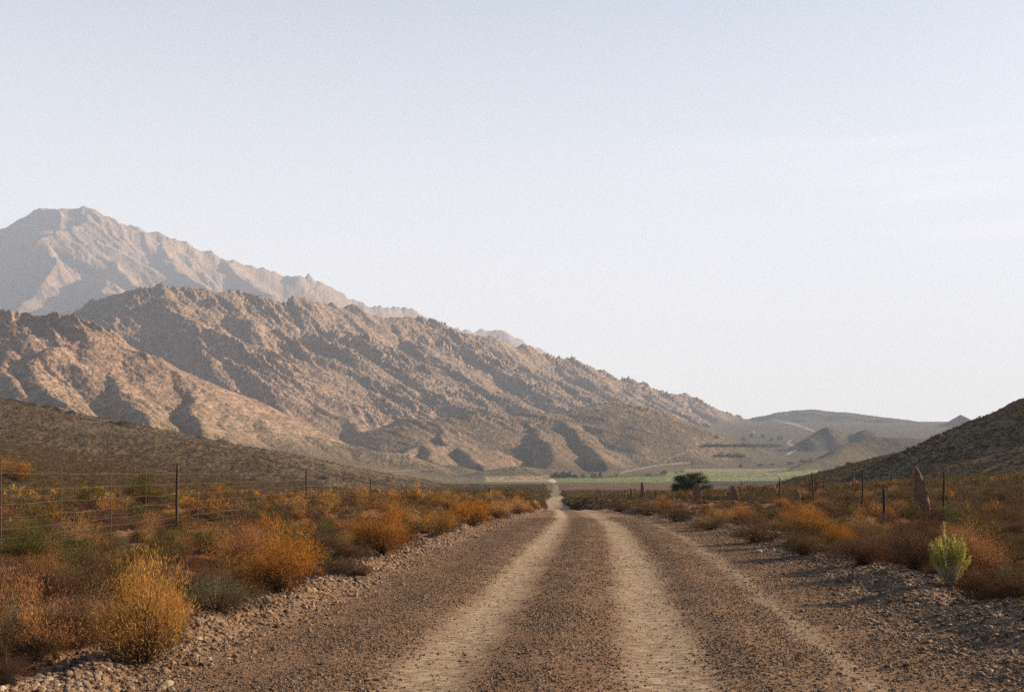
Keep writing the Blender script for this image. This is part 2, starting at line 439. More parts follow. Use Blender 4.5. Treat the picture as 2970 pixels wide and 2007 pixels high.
# near ground: red soil, and the gravel road laid out by distance from its centre line ('lane')
def mat_ground():
    m, nt, out = new_mat('roadside_ground')
    geo = N(nt, 'ShaderNodeNewGeometry'); pos = geo.outputs['Position']
    u = N(nt, 'ShaderNodeAttribute', attribute_name='lane').outputs['Fac']
    wob = noise(nt, pos, .35, 3, .5)
    u_raw = u
    ue = mth(nt, 'ADD', N(nt, 'ShaderNodeAttribute', attribute_name='edge').outputs['Fac'], mth(nt, 'MULTIPLY_ADD', wob, .5, -.25))
    yy = N(nt, 'ShaderNodeSeparateXYZ', {'Vector': pos}).outputs['Y']
    u = mth(nt, 'ADD', u, mth(nt, 'MULTIPLY_ADD', wob, .5, -.25))
    n_s = noise(nt, pos, 34, 3, .7)
    n_m = noise(nt, pos, 7, 4, .6)
    n_l = noise(nt, pos, .8, 4, .55)
    vo = N(nt, 'ShaderNodeTexVoronoi', {'Vector': pos, 'Scale': 38.0, 'Randomness': 1.0})
    vo2 = N(nt, 'ShaderNodeTexVoronoi', {'Vector': pos, 'Scale': 55.0, 'Randomness': 1.0})
    # soil
    soil = ramp(nt, n_m, [(.25, (.15, .062, .030)), (.5, (.28, .125, .062)), (.75, (.40, .215, .12))]).outputs['Color']
    # gravel: mixed stone tones, contrast deepened to stand in for their small shadows
    sep = N(nt, 'ShaderNodeSeparateColor', {'Color': vo.outputs['Color']})
    grav = ramp(nt, sep.outputs['Red'], [(0, (.055, .030, .018)), (.3, (.135, .078, .044)), (.7, (.24, .15, .088)), (1, (.45, .31, .195))]).outputs['Color']
    grav = mixc(nt, mrange(nt, n_l, .35, .7, .0, .45), grav, (.21, .115, .07))
    grav = mixc(nt, .25, grav, (.235, .145, .082))
    # pale worn wheel tracks
    def band(c, w, soft):
        d = mth(nt, 'ABSOLUTE', mth(nt, 'SUBTRACT', u, c))
        return mrange(nt, d, w + soft, w)
    t1 = band(-1.05, .12, .36); t2 = band(.98, .16, .38); t3 = band(2.6, .03, .20)
    t = mth(nt, 'MAXIMUM', mth(nt, 'MAXIMUM', t1, t2), mth(nt, 'MULTIPLY', t3, .6))
    mp = N(nt, 'ShaderNodeMapping', {'Vector': pos, 'Scale': (1.0, 3.2, 1)})
    n_t = noise(nt, mp.outputs['Vector'], 6.0, 5, .7)
    t = mth(nt, 'MULTIPLY', t, mrange(nt, mth(nt, 'ADD', mth(nt, 'MULTIPLY', n_t, .6), mth(nt, 'MULTIPLY', n_m, .4)), .41, .55, .22, 1.0))
    pale = ramp(nt, n_t, [(.3, (.27, .20, .125)), (.55, (.45, .35, .23)), (.75, (.64, .52, .36))]).outputs['Color']
    t = mth(nt, 'MAXIMUM', t, mrange(nt, yy, 90, 150, 0, .55))
    road = mixc(nt, mth(nt, 'MULTIPLY', t, .9), grav, pale)
    # verge: between road and soil
    au = mth(nt, 'SUBTRACT', mth(nt, 'ABSOLUTE', mth(nt, 'SUBTRACT', ue, .35)), mth(nt, 'MULTIPLY_ADD', n_m, .5, -.2))
    isr = mrange(nt, au, 4.6, 3.7)
    berm = mth(nt, 'MAXIMUM', mrange(nt, mth(nt, 'ABSOLUTE', mth(nt, 'ADD', ue, 3.75)), .85, .35), mrange(nt, mth(nt, 'ABSOLUTE', mth(nt, 'SUBTRACT', ue, 4.7)), 1.1, .5))
    col = mixc(nt, isr, soil, road)
    col = mixc(nt, mth(nt, 'MULTIPLY', berm, .75), col, mixc(nt, n_m, (.22, .14, .085), (.40, .28, .175)))
    geo_y = N(nt, 'ShaderNodeSeparateXYZ', {'Vector': pos}).outputs['Y']
    farf = mrange(nt, geo_y, 45, 110)
    col = mixc(nt, mth(nt, 'MULTIPLY', farf, mth(nt, 'SUBTRACT', 1.0, isr)), col, mixc(nt, mrange(nt, n_l, .35, .65), (.125, .088, .046), (.18, .135, .068)))
    st = mth(nt, 'SUBTRACT', 1.0, mth(nt, 'MULTIPLY', vo.outputs['Distance'], 1.6))
    h = mth(nt, 'ADD', mth(nt, 'MULTIPLY', noise(nt, pos, 60, 4, .75), .8), mth(nt, 'MULTIPLY', n_s, .6))
    h = mth(nt, 'ADD', h, mth(nt, 'MULTIPLY', mth(nt, 'MULTIPLY', sep.outputs['Green'], mth(nt, 'SUBTRACT', 1.0, vo.outputs['Distance'])), mth(nt, 'SUBTRACT', .9, mth(nt, 'MULTIPLY', t, .8))))
    h = mth(nt, 'ADD', h, mth(nt, 'MULTIPLY', n_t, mth(nt, 'MULTIPLY', t, .9)))
    # tyre tread pressed into the right-hand track
    wv = mth(nt, 'SINE', mth(nt, 'MULTIPLY', u_raw, 78.0))
    tr = mrange(nt, mth(nt, 'ABSOLUTE', mth(nt, 'SUBTRACT', u_raw, 1.42)), .17, .10)
    h = mth(nt, 'ADD', h, mth(nt, 'MULTIPLY', mth(nt, 'MULTIPLY', wv, mth(nt, 'MULTIPLY', tr, mrange(nt, n_l, .42, .58))), .16))
    bsdf(nt, out, col, .95, h, .9, .02, .1)
    return m
M_GROUND = mat_ground()

# ------------------------------------------------------------------ far terrain
def build_far():
    px = .9 / 1024
    cols = np.concatenate([np.linspace(-.66, -.475, 70, endpoint=False), np.arange(-.475, .475, px * .95), np.linspace(.475, .66, 70)])
    ys = [385.0]
    while ys[-1] < 14800:
        y = ys[-1]
        k = .0055 if y < 1150 else (.0034 if y < 1450 else (.0024 if y < 6200 else (.0017 if y < 9000 else .006)))
        ys.append(y * (1 + k))
    ys = np.array(ys)
    print('far grid', len(ys), len(cols))
    X = (ys[:, None] * cols[None, :]).astype(np.float32); Y = np.repeat(ys[:, None], len(cols), 1).astype(np.float32)
    Z = terrain(X, Y)
    # fine roughness of scrub on the nearer slopes
    Z = Z + (fbm(X / 3.0, Y / 4.5, 2, 91) * .5 + fbm(X / 14, Y / 20, 2, 92) * .5) * (1 - sm(1300, 1900, Y)) * sm(420, 520, Y) * np.where(Z < -6.5, .15, 1)
    Z = Z - .4 * (1 - sm(385, 402, Y))
    T = X / Y
    # slopes
    dzy = np.gradient(Z, axis=0) / np.gradient(Y, axis=0)
    dzx = np.gradient(Z, axis=1) / np.gradient(X, axis=1)
    sl = np.sqrt(dzx ** 2 + dzy ** 2)
    base = base_z(X, Y)
    SX = CX + F * X / Y; SY = HZ - F * (Z - HC) / Y
    above = Z - base
    # colours of the ground, with shade painted into the far right cones
    n = fbm(X / 160, Y / 220, 4, 41); n2 = fbm(X / 40, Y / 60, 3, 45)
    rock = sm(.18, .55, sl + .15 * n) * sm(3, 25, above + 8 * n)
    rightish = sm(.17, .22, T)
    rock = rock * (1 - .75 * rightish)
    lowhill = sm(1100, 1150, SX) * (1 - sm(2150, 2250, SX)) * (Y < 2760) * (above > 4)
    rock = np.where(lowhill > .5, rock * .55, rock)
    rock[Y < 1150] *= .15
    c_scr = np.array([.125, .090, .050]); c_scr2 = np.array([.185, .14, .082]); c_rock = np.array([.37, .235, .165]); c_rock2 = np.array([.32, .22, .165])
    f = sm(-.5, .6, n + .5 * n2)[..., None]
    scr = c_scr * (1 - f) + c_scr2 * f
    fr = sm(2300, 3600, Y)[..., None]
    rk = c_rock * (1 - fr) + c_rock2 * fr
    col = scr * (1 - rock[..., None]) + rk * rock[..., None]
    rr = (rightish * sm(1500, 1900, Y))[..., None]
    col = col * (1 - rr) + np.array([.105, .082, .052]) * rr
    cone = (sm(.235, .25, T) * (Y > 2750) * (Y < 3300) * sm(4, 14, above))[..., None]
    col = col * (1 - cone) + np.array([.06, .055, .042]) * cone  # shaded faces of the cone hills painted in as a darker tint
    # nearer hillsides: darker brown and olive scrub
    nearf = (1 - sm(560, 1150, Y))[..., None]
    nb = np.array([.095, .060, .034]) * (1 - f) + np.array([.15, .10, .058]) * f
    col = col * (1 - nearf) + nb * nearf
    # pale dry toe of the near left spur
    toe = (sm(-6, 10, above) * (1 - sm(25, 60, above)) * (T < -.08) * sm(1200, 1400, Y) * (1 - sm(2000, 2300, Y)))[..., None]
    col = col * (1 - .6 * toe) + np.array([.33, .23, .145]) * .6 * toe
    def paint(mask, c, a=1.0):
        k = (np.clip(mask, 0, 1) * a)[..., None]
        col[:] = col * (1 - k) + np.array(c) * k
    flat = 1 - sm(3, 7, above)
    wob = 25 * n + 14 * n2
    # farmland on the valley floor
    def field(t0, t1, y0, y1, c, a=.9):
        mk = sm(t0 - .002, t0 + .002, T + n2 * .001) * (1 - sm(t1 - .002, t1 + .002, T)) * sm(y0 - 8, y0 + 8, Y + wob) * (1 - sm(y1 - 15, y1 + 15, Y + wob)) * flat
        paint(mk, c, a)
    field(-.024, .037, 1370, 1760, (.52, .39, .22))
    field(-.06, .037, 1260, 1372, (.12, .17, .06))
    field(.040, .135, 1300, 1620, (.22, .30, .09))
    field(.040, .16, 800, 1300, (.17, .085, .05), .8)
    field(.135, .27, 1430, 1930, (.27, .32, .11))
    field(.150, .30, 930, 1430, (.050, .030, .021))
    field(.150, .26, 1930, 2120, (.42, .30, .18))
    # crop rows
    field(.135, .27, 1640, 1680, (.16, .13, .07), .7)
    field(.135, .27, 1770, 1800, (.14, .17, .06), .6)
    field(.05, .12, 2480, 2640, (.13, .12, .07), .5)
    # dark copse shadows are real trees; the tan terrace above the low hill is bare earth
    tt = sm(1650, 1665, SX) * (1 - sm(1750, 1780, SX)) * sm(1172, 1180, SY + .12 * (SX - 1700)) * (1 - sm(1190, 1196, SY + .12 * (SX - 1700)))
    paint(tt * (Y > 2600), (.42, .34, .19), .7)
    # farm tracks: polylines in the photograph carried onto the land
    def track(pts, w, c, a=.8, ymin=0):
        mk = np.zeros_like(SX)
        for (x0, y0), (x1, y1) in zip(pts[:-1], pts[1:]):
            dx, dy = x1 - x0, y1 - y0
            t = np.clip(((SX - x0) * dx + (SY - y0) * dy) / (dx * dx + dy * dy), 0, 1)
            d = np.hypot(SX - x0 - t * dx, SY - y0 - t * dy)
            mk = np.maximum(mk, 1 - sm(w * .5, w, d))
        paint(mk * (Y > ymin), c, a)
    track([(1800, 1372), (1840, 1362), (1900, 1350), (2000, 1341)], 3.5, (.48, .38, .26))
    track([(1930, 1336), (1980, 1312), (2025, 1298), (2020, 1285)], 3.2, (.44, .34, .23), .7)
    track([(2240, 1216), (2272, 1222), (2310, 1232), (2360, 1250)], 3.5, (.50, .42, .32))
    track([(2283, 1318), (2312, 1303), (2300, 1292), (2285, 1287), (2292, 1277)], 3.5, (.52, .42, .30))
    track([(900, 1356), (1060, 1370), (1180, 1364), (1300, 1358)], 2.2, (.36, .28, .18), .6, 700)
    # the road itself crossing the plain
    u = np.abs(X - road_c(Y))
    paint((1 - sm(1.4, 2.4, u)) * (Y < 1300), (.33, .25, .17), .85)
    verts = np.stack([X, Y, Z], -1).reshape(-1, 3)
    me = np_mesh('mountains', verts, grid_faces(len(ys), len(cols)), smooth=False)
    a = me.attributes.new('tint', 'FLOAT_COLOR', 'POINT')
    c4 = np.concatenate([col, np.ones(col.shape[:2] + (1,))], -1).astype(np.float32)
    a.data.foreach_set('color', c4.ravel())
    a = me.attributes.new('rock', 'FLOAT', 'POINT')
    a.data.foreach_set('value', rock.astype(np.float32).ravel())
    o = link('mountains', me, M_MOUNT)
    tag(o, 'hazy brown rocky mountains, low hills and valley floor with green fields', kind='structure')
build_far()

# ------------------------------------------------------------------ near ground with the road
def micro(X, Y):
    """road crown, ruts, windrows and soil lumps"""
    u = (X - road_c(Y)) / road_w(Y)
    z = np.zeros_like(X)
    nearw = 1 - sm(90, 200, Y)
    for c, w, d in ((-.98, .36, .028), (.95, .4, .03)):
        z = z - d * np.exp(-((u - c) / w) ** 2)
    z = z + .035 * np.exp(-((u - 0) / .35) ** 2) + .04 * np.exp(-((u - 1.85) / .3) ** 2) + .035 * np.exp(-((u + 1.9) / .4) ** 2)
    n1 = fbm(X / 1.1, Y / 1.6, 3, 201)
    z = z + (.13 + .09 * n1) * np.exp(-((u + 3.75) / .42) ** 2) + (.14 + .10 * n1) * np.exp(-((u - 4.75) / .75) ** 2)
    off = sm(3.3, 4.6, np.abs(u - .35))
    z = z + off * (.10 * fbm(X / 2.2, Y / 2.2, 3, 205) + .03 * fbm(X / .45, Y / .45, 2, 207))
    z = z + (1 - off) * (.010 * fbm(X / .5, Y / .8, 2, 211) + .006 * fbm(X / .12, Y / .16, 2, 213))
    z = z + .05 * off * n1
    z = z + off * sm(25, 80, Y) * .25 * fbm(X / 9, Y / 12, 2, 217)
    return z * nearw
def ground_z(X, Y):
    X = np.atleast_1d(np.asarray(X, np.float64)); Y = np.atleast_1d(np.asarray(Y, np.float64))
    return terrain(X, Y) + micro(X, Y)

def build_near():
    xs = list(np.arange(-5.5, 7.0, .045))
    d = .045
    xr = [xs[-1]]
    while xr[-1] < 290:
        d *= 1.03; xr.append(xr[-1] + d)
    d = .045; xl = [xs[0]]
    while xl[-1] > -290:
        d *= 1.03; xl.append(xl[-1] - d)
    xs = np.array(xl[::-1][:-1] + xs + xr[1:])
    ys = list(np.linspace(-25, 7, 60))
    while ys[-1] < 400:
        ys.append(ys[-1] + max(.045, ys[-1] * .0055))
    ys = np.array(ys)
    X, Y = np.meshgrid(xs, ys)
    Z = ground_z(X.ravel(), Y.ravel()).reshape(X.shape)
    print('near grid', X.shape)
    me = np_mesh('ground', np.stack([X, Y, Z], -1).reshape(-1, 3), grid_faces(len(ys), len(xs)), smooth=True)
    a = me.attributes.new('lane', 'FLOAT', 'POINT')
    a.data.foreach_set('value', (X - road_c(Y)).astype(np.float32).ravel())
    a = me.attributes.new('edge', 'FLOAT', 'POINT')
    a.data.foreach_set('value', ((X - road_c(Y)) / road_w(Y)).astype(np.float32).ravel())
    o = link('ground', me, M_GROUND)
    tag(o, 'red stony ground with a wide brown gravel road and pale wheel tracks', kind='structure')
build_near()

def pix(x, y):
    """ground point under a pixel of the photograph (near ground)"""
    tx = (x - CX) / F; ty = (HZ - y) / F
    d = np.concatenate([np.arange(6, 80, .02), np.arange(80, 700, .25)])
    z = ground_z(tx * d, d)
    ray = HC + ty * d
    k = np.argmax(z >= ray)
    if z[k] < ray[k]: k = len(d) - 1
    return float(tx * d[k]), float(d[k]), float(z[k])

# ------------------------------------------------------------------ air
def build_haze():
    x0, x1, y0, y1, z0, z1 = -10200, 10200, -60, 15200, -16, 2600
    v = [(x, y, z) for z in (z0, z1) for y in (y0, y1) for x in (x0, x1)]
    f = [(0, 2, 3, 1), (4, 5, 7, 6), (0, 1, 5, 4), (2, 6, 7, 3), (0, 4, 6, 2), (1, 3, 7, 5)]
    m, nt, out = new_mat('haze_air')
    p = nt.nodes.new('ShaderNodeVolumePrincipled')
    p.inputs['Color'].default_value = (.66, .79, 1.0, 1)
    p.inputs['Density'].default_value = HAZE
    p.inputs['Anisotropy'].default_value = 0.0
    nt.links.new(p.outputs['Volume'], out.inputs['Volume'])
    o = link('haze', np_mesh('haze', v, np.array(f)), m)
    tag(o, 'pale morning haze filling the valley air', kind='stuff')
HAZE = 0.70e-4
build_haze()

# ------------------------------------------------------------------ plants
def mat_foliage(name, cols, trans=.35, var=.35):
    m, nt, out = new_mat(name)
    geo = N(nt, 'ShaderNodeNewGeometry'); oi = N(nt, 'ShaderNodeObjectInfo')
    r = ramp(nt, geo.outputs['Random Per Island'], [(i / (len(cols) - 1), c) for i, c in enumerate(cols)]).outputs['Color']
    hs = N(nt, 'ShaderNodeHueSaturation', {'Color': r})
    nt.links.new(mrange(nt, oi.outputs['Random'], 0, 1, .488, .512), hs.inputs['Hue'])
    nt.links.new(mrange(nt, mth(nt, 'FRACT', mth(nt, 'MULTIPLY', oi.outputs['Random'], 7.31)), 0, 1, .92, 1.15), hs.inputs['Saturation'])
    nt.links.new(mrange(nt, mth(nt, 'FRACT', mth(nt, 'MULTIPLY', oi.outputs['Random'], 13.7)), 0, 1, 1 - var, 1 + var), hs.inputs['Value'])
    d = N(nt, 'ShaderNodeBsdfDiffuse', {'Color': hs.outputs['Color']})
    t = N(nt, 'ShaderNodeBsdfTranslucent', {'Color': hs.outputs['Color']})
    mx = N(nt, 'ShaderNodeMixShader', {0: trans, 1: d.outputs[0], 2: t.outputs[0]})
    nt.links.new(mx.outputs[0], out.inputs['Surface'])
    return m
M_FOL = {
 'orange': mat_foliage('rust_orange_twigs', [(0.19, 0.085, 0.032), (0.38, 0.185, 0.065), (0.62, 0.345, 0.13), (0.18, 0.095, 0.05)], .28, .2),
 'golden': mat_foliage('golden_twigs', [(0.336, 0.174, 0.034), (0.560, 0.314, 0.050), (0.717, 0.426, 0.078), (0.291, 0.146, 0.034)], .28, .1),
 'brown': mat_foliage('brown_heath_twigs', [(0.070, 0.039, 0.025), (0.133, 0.077, 0.046), (0.217, 0.133, 0.081), (0.105, 0.053, 0.034)], .2, .3),
 'grey': mat_foliage('grey_green_leaves', [(0.068, 0.062, 0.035), (0.115, 0.108, 0.058), (0.203, 0.189, 0.108), (0.081, 0.065, 0.041)], .2, .25),
 'green': mat_foliage('green_leaves', [(0.039, 0.044, 0.016), (0.078, 0.085, 0.026), (0.156, 0.156, 0.047), (0.065, 0.055, 0.023)], .25, .25),
 'olive': mat_foliage('olive_scrub_leaves', [(0.074, 0.057, 0.027), (0.135, 0.097, 0.045), (0.216, 0.155, 0.070), (0.135, 0.078, 0.041)], .3, .3),
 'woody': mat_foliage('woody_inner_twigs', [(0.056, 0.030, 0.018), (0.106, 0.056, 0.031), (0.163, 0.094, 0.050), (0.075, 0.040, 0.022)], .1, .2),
 'tree': mat_foliage('dark_tree_leaves', [(.022, .028, .012), (.04, .05, .02), (.07, .08, .03)], .2, .2),
 'pale': mat_foliage('pale_yellow_leaves', [(.16, .17, .05), (.26, .26, .08), (.34, .31, .10)], .4, .2),
 'broom': mat_foliage('bright_green_tips', [(.14, .16, .03), (.36, .37, .06), (.52, .48, .09), (.16, .16, .04)], .4, .1),
}
def mat_plain(name, col, rough=.9, sc=20, var=.4, bump=.01):
    m, nt, out = new_mat(name)
    tc = N(nt, 'ShaderNodeTexCoord')
    n = noise(nt, tc.outputs['Object'], sc, 4, .65)
    a = tuple(c * (1 - var) for c in col); b = tuple(min(1, c * (1 + var)) for c in col)
    c = ramp(nt, n, [(.3, a), (.7, b)]).outputs['Color']
    bsdf(nt, out, c, rough, n, .8, bump, .2)
    return m
M_STEM = mat_plain('dry_stem', (.17, .12, .085), .9, 40)
M_STEM_PALE = mat_plain('pale_stem', (.50, .43, .30), .8, 40)
M_BARK = mat_plain('bark', (.09, .06, .04), .95, 8)
M_POST = mat_plain('weathered_post', (.075, .05, .036), .9, 18)
M_STEEL = mat_plain('rusty_steel', (.10, .07, .055), .7, 30)
M_WIRE = mat_plain('galvanised_wire', (.17, .14, .11), .7, 30, .15)

def bush_arrays(seed, ncl, ntw, tl, tw, R=.5, H=1.0, inner=.25, up=.35, flat=.15, skew=0):
    """twig triangles gathered round branch ends; returns twigs (v,f) and branches (v,f)"""
    rg = np.random.RandomState(seed)
    a = rg.uniform(0, 2 * math.pi, ncl); r = R * np.sqrt(rg.uniform(0, 1, ncl)) * .97
    top = np.sqrt(np.clip(1 - (r / R) ** 2, 0, 1))
    hh = H * (flat + (1 - flat) * top) * rg.uniform(.28, .95, ncl)
    lob = 1 + .22 * np.sin(a * 2 + rg.uniform(0, 6)) + .16 * np.sin(a * 3 + rg.uniform(0, 6))
    hh = hh * (1 + .16 * np.sin(a * 2 + 3 * r / R + rg.uniform(0, 6)))
    cl = np.stack([r * np.cos(a) * lob + skew * hh, r * np.sin(a) * lob, hh], 1)
    k = rg.randint(0, ncl, ntw)
    t = rg.uniform(0, 1, ntw) ** .45                     # along the branch, mostly near its end
    t = np.where(rg.uniform(0, 1, ntw) < inner, rg.uniform(.15, 1, ntw), t * .35 + .65)
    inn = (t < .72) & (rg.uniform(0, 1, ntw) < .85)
    root = np.zeros((ntw, 3))
    p = root + (cl[k] - root) * t[:, None]
    sg = np.array([.10 * R * 2, .10 * R * 2, .085 * H])
    p = p + rg.normal(0, 1, (ntw, 3)) * sg * (.25 + .75 * t[:, None])
    p[:, 2] = np.abs(p[:, 2]) + .01
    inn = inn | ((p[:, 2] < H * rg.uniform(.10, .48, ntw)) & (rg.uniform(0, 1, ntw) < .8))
    d = p / (np.linalg.norm(p, axis=1, keepdims=True) + 1e-6)
    d = d * .8 + rg.normal(0, .5, (ntw, 3)) + np.array([0, 0, up])
    d /= np.linalg.norm(d, axis=1, keepdims=True)
    s = np.cross(d, rg.normal(0, 1, (ntw, 3))); s /= np.linalg.norm(s, axis=1, keepdims=True) + 1e-6
    L = tl * rg.uniform(.5, 1.5, ntw)[:, None]; W = tw * rg.uniform(.6, 1.4, ntw)[:, None]
    v = np.stack([p - s * W * .5, p + s * W * .5, p + d * L], 1).reshape(-1, 3)
    f = np.arange(ntw * 3).reshape(-1, 3)
    # branches
    bv, bf = [], []
    for c in cl:
        n = 4; mid = np.array([c[0] * .35, c[1] * .35, c[2] * .6])
        pts = [(1 - q) ** 2 * np.zeros(3) + 2 * q * (1 - q) * mid + q * q * c for q in np.linspace(0, 1, n)]
        base = len(bv)
        for i, q in enumerate(pts):
            w = .011 * H * (1 - .8 * i / (n - 1)) * (.6 + R)
            for j in range(3):
                bv.append(q + w * np.array([math.cos(j * 2.094), math.sin(j * 2.094), 0]))
        for i in range(n - 1):
            for j in range(3):
                a0 = base + i * 3 + j; a1 = base + i * 3 + (j + 1) % 3
                bf.append((a0, a1, a1 + 3, a0 + 3))
    return v, f, np.array(bv), np.array(bf), inn.astype(int)

def bush_combined(name, mat, stem, **kw):
    v, f, bv, bf, inn = bush_arrays(**kw)
    me = np_mesh(name, np.concatenate([v, bv]), [f, bf + len(v)], np.concatenate([inn * 2, np.ones(len(bf), int)]))
    me.materials.append(mat); me.materials.append(stem); me.materials.append(M_FOL['woody'])
    return me

# templates used only inside the uncountable ground cover
SPEC = {   # kind: (material, R, H, flat)
 'orange': ('orange', .5, .95, .2), 'golden': ('golden', .48, 1.0, .2), 'brown': ('brown', .55, .62, .25),
 'grey': ('grey', .5, .6, .25), 'green': ('green', .45, .8, .3), 'olive': ('olive', .55, .6, .3)}
KINDS_ = ['orange', 'golden', 'brown', 'grey', 'green', 'olive']
def lod_set(lod):
    prm = {0: (26, 5200, .05, .0075), 1: (18, 1500, .08, .017), 2: (10, 260, .17, .055)}[lod]
    nv = {0: 3, 1: 3, 2: 3}[lod]
    out = []
    for ki, kd in enumerate(KINDS_):
        mt, R, H, fl = SPEC[kd]
        for v in range(nv):
            me = bush_combined('scrub_%s' % kd, M_FOL[mt], M_STEM, seed=1000 * lod + 50 * ki + v, ncl=int(prm[0] * (1, .7, 1.3)[v]), ntw=int(prm[1] * (1, .55, .35)[v]), tl=prm[2], tw=prm[3], R=R, H=H, flat=fl, inner=.35)
            out.append(me)
    return out, nv

def scatter(name, meshes, pts, rot, scl, idx, label):
    tcol = bpy.data.collections.new(name + '_forms')
    for i, me in enumerate(meshes):
        t = bpy.data.objects.new('%s_form_%03d' % (name, i), me)
        tcol.objects.link(t)
    me = bpy.data.meshes.new(name)
    me.vertices.add(len(pts)); me.vertices.foreach_set('co', np.asarray(pts, np.float32).ravel())
    def att(n, typ, key, data):
        a = me.attributes.new(n, typ, 'POINT'); a.data.foreach_set(key, data)
    att('rot', 'FLOAT_VECTOR', 'vector', np.asarray(rot, np.float32).ravel())
    att('scl', 'FLOAT_VECTOR', 'vector', np.asarray(scl, np.float32).ravel())
    att('idx', 'INT', 'value', np.asarray(idx, np.int32).ravel())
    o = link(name, me)
    ng = bpy.data.node_groups.new(name + '_spread', 'GeometryNodeTree')
    ng.interface.new_socket('Geometry', in_out='INPUT', socket_type='NodeSocketGeometry')
    ng.interface.new_socket('Geometry', in_out='OUTPUT', socket_type='NodeSocketGeometry')
    gi = ng.nodes.new('NodeGroupInput'); go = ng.nodes.new('NodeGroupOutput')
    ci = ng.nodes.new('GeometryNodeCollectionInfo'); ci.inputs['Collection'].default_value = tcol
    ci.inputs['Separate Children'].default_value = True; ci.inputs['Reset Children'].default_value = True
    iop = ng.nodes.new('GeometryNodeInstanceOnPoints'); iop.inputs['Pick Instance'].default_value = True
    def na(n, typ):
        x = ng.nodes.new('GeometryNodeInputNamedAttribute'); x.data_type = typ; x.inputs['Name'].default_value = n
        return x.outputs['Attribute']
    m2p = ng.nodes.new('GeometryNodeMeshToPoints')
    ng.links.new(gi.outputs[0], m2p.inputs['Mesh'])
    ng.links.new(m2p.outputs['Points'], iop.inputs['Points'])
    ng.links.new(ci.outputs[0], iop.inputs['Instance'])
    ng.links.new(na('idx', 'INT'), iop.inputs['Instance Index'])
    ng.links.new(na('rot', 'FLOAT_VECTOR'), iop.inputs['Rotation'])
    ng.links.new(na('scl', 'FLOAT_VECTOR'), iop.inputs['Scale'])
    ng.links.new(iop.outputs['Instances'], go.inputs[0])
    md = o.modifiers.new('spread', 'NODES'); md.node_group = ng
    tag(o, label, kind='stuff')
    return o

RS = np.random.RandomState(77)
HEROES = []        # (x, y, radius) kept clear of ground cover
def patchn(x, y, sc, seed): return fbm(x / sc, y / sc, 2, seed)

def pick_kind(x, y, left):
    """what grows where"""
    n = len(x); r = RS.uniform(0, 1, n)
    o = patchn(x, y, 5, 301); g = patchn(x, y, 7, 311)
    u = x - road_c(y)
    verge = np.exp(-((np.abs(u) - 5.6) / 1.3) ** 2)
    far = sm(60, 160, y)
    po = np.clip(.02 + .07 * o + .10 * verge * left , .01, .6) * (1 - .7 * far) * (1 - sm(250, 500, y))
    pg = np.clip(.16 + .16 * g, .04, .5) * (1 - .3 * far)
    po = np.where(left < .5, po * .45, po)
    k = np.full(n, 2)
    k[r < po] = 0
    m = (r >= po) & (r < po + .012 * left * (1 - sm(100, 250, y)) * (y > 30)); k[m] = 1
    m = (r >= po + .06) & (r < po + .06 + pg); k[m] = 3
    m = (r >= po + .06 + pg) & (r < po + .06 + pg + .05); k[m] = 4
    m = (r >= po + .11 + pg) & (r < po + .11 + pg + .12 + .35 * far); k[m] = 5
    return k

def plant_zone(n, y0, y1, powr, size, xlim, name, lod, label, keep, tmax=.50):
    ms, nv = lod_set(lod)
    uu = RS.uniform(0, 1, n)
    y = (y0 ** powr + uu * (y1 ** powr - y0 ** powr)) ** (1 / powr)
    t = RS.uniform(-tmax, tmax, n); x = t * (y + 2.5)
    u = (x - road_c(y)) / road_w(y)
    ok = keep(x, y, u)
    x, y = x[ok], y[ok]
    k = pick_kind(x, y, (x < road_c(y)).astype(float))
    base = np.array([.75, .75, .62, .62, .7, .75])[k]
    s = base * size * np.exp(RS.normal(0, .28, len(x)))
    s *= 1 - .0 * s
    ok = ~((np.abs(x - .359 * y) < .7) & (y > 17) & (y < 37) & (RS.uniform(0, 1, len(x)) < .8))
    s = s * np.where((x > 3) & (x < 17) & (y > 42) & (y < 175), .5, 1)
    for hx, hy, hr in HEROES:
        ok &= np.hypot(x - hx, y - hy) > hr + s * .38
    # keep plants near the road's edge from leaning over it
    wr = road_w(y); u = x - road_c(y)
    ok &= (u - s * .45 > (4.5 + .5 * (1 - sm(20, 34, y))) * wr * (1 - .12 * sm(60, 100, y))) | (u + s * .45 < -3.95 * wr)
    x, y, k, s = x[ok], y[ok], k[ok], s[ok]
    z = ground_z(x, y) if y1 <= 400 else terrain(x, y)
    rot = np.stack([RS.normal(0, .07, len(x)), RS.normal(0, .07, len(x)), RS.uniform(0, 6.28, len(x))], 1)
    scl = np.stack([s, s, s * RS.uniform(.75, 1.15, len(x))], 1)
    idx = k * nv + RS.randint(0, nv, len(x))
    print(name, len(x))
    return scatter(name, ms, np.stack([x, y, z - .02 * s], 1), rot, scl, idx, label)

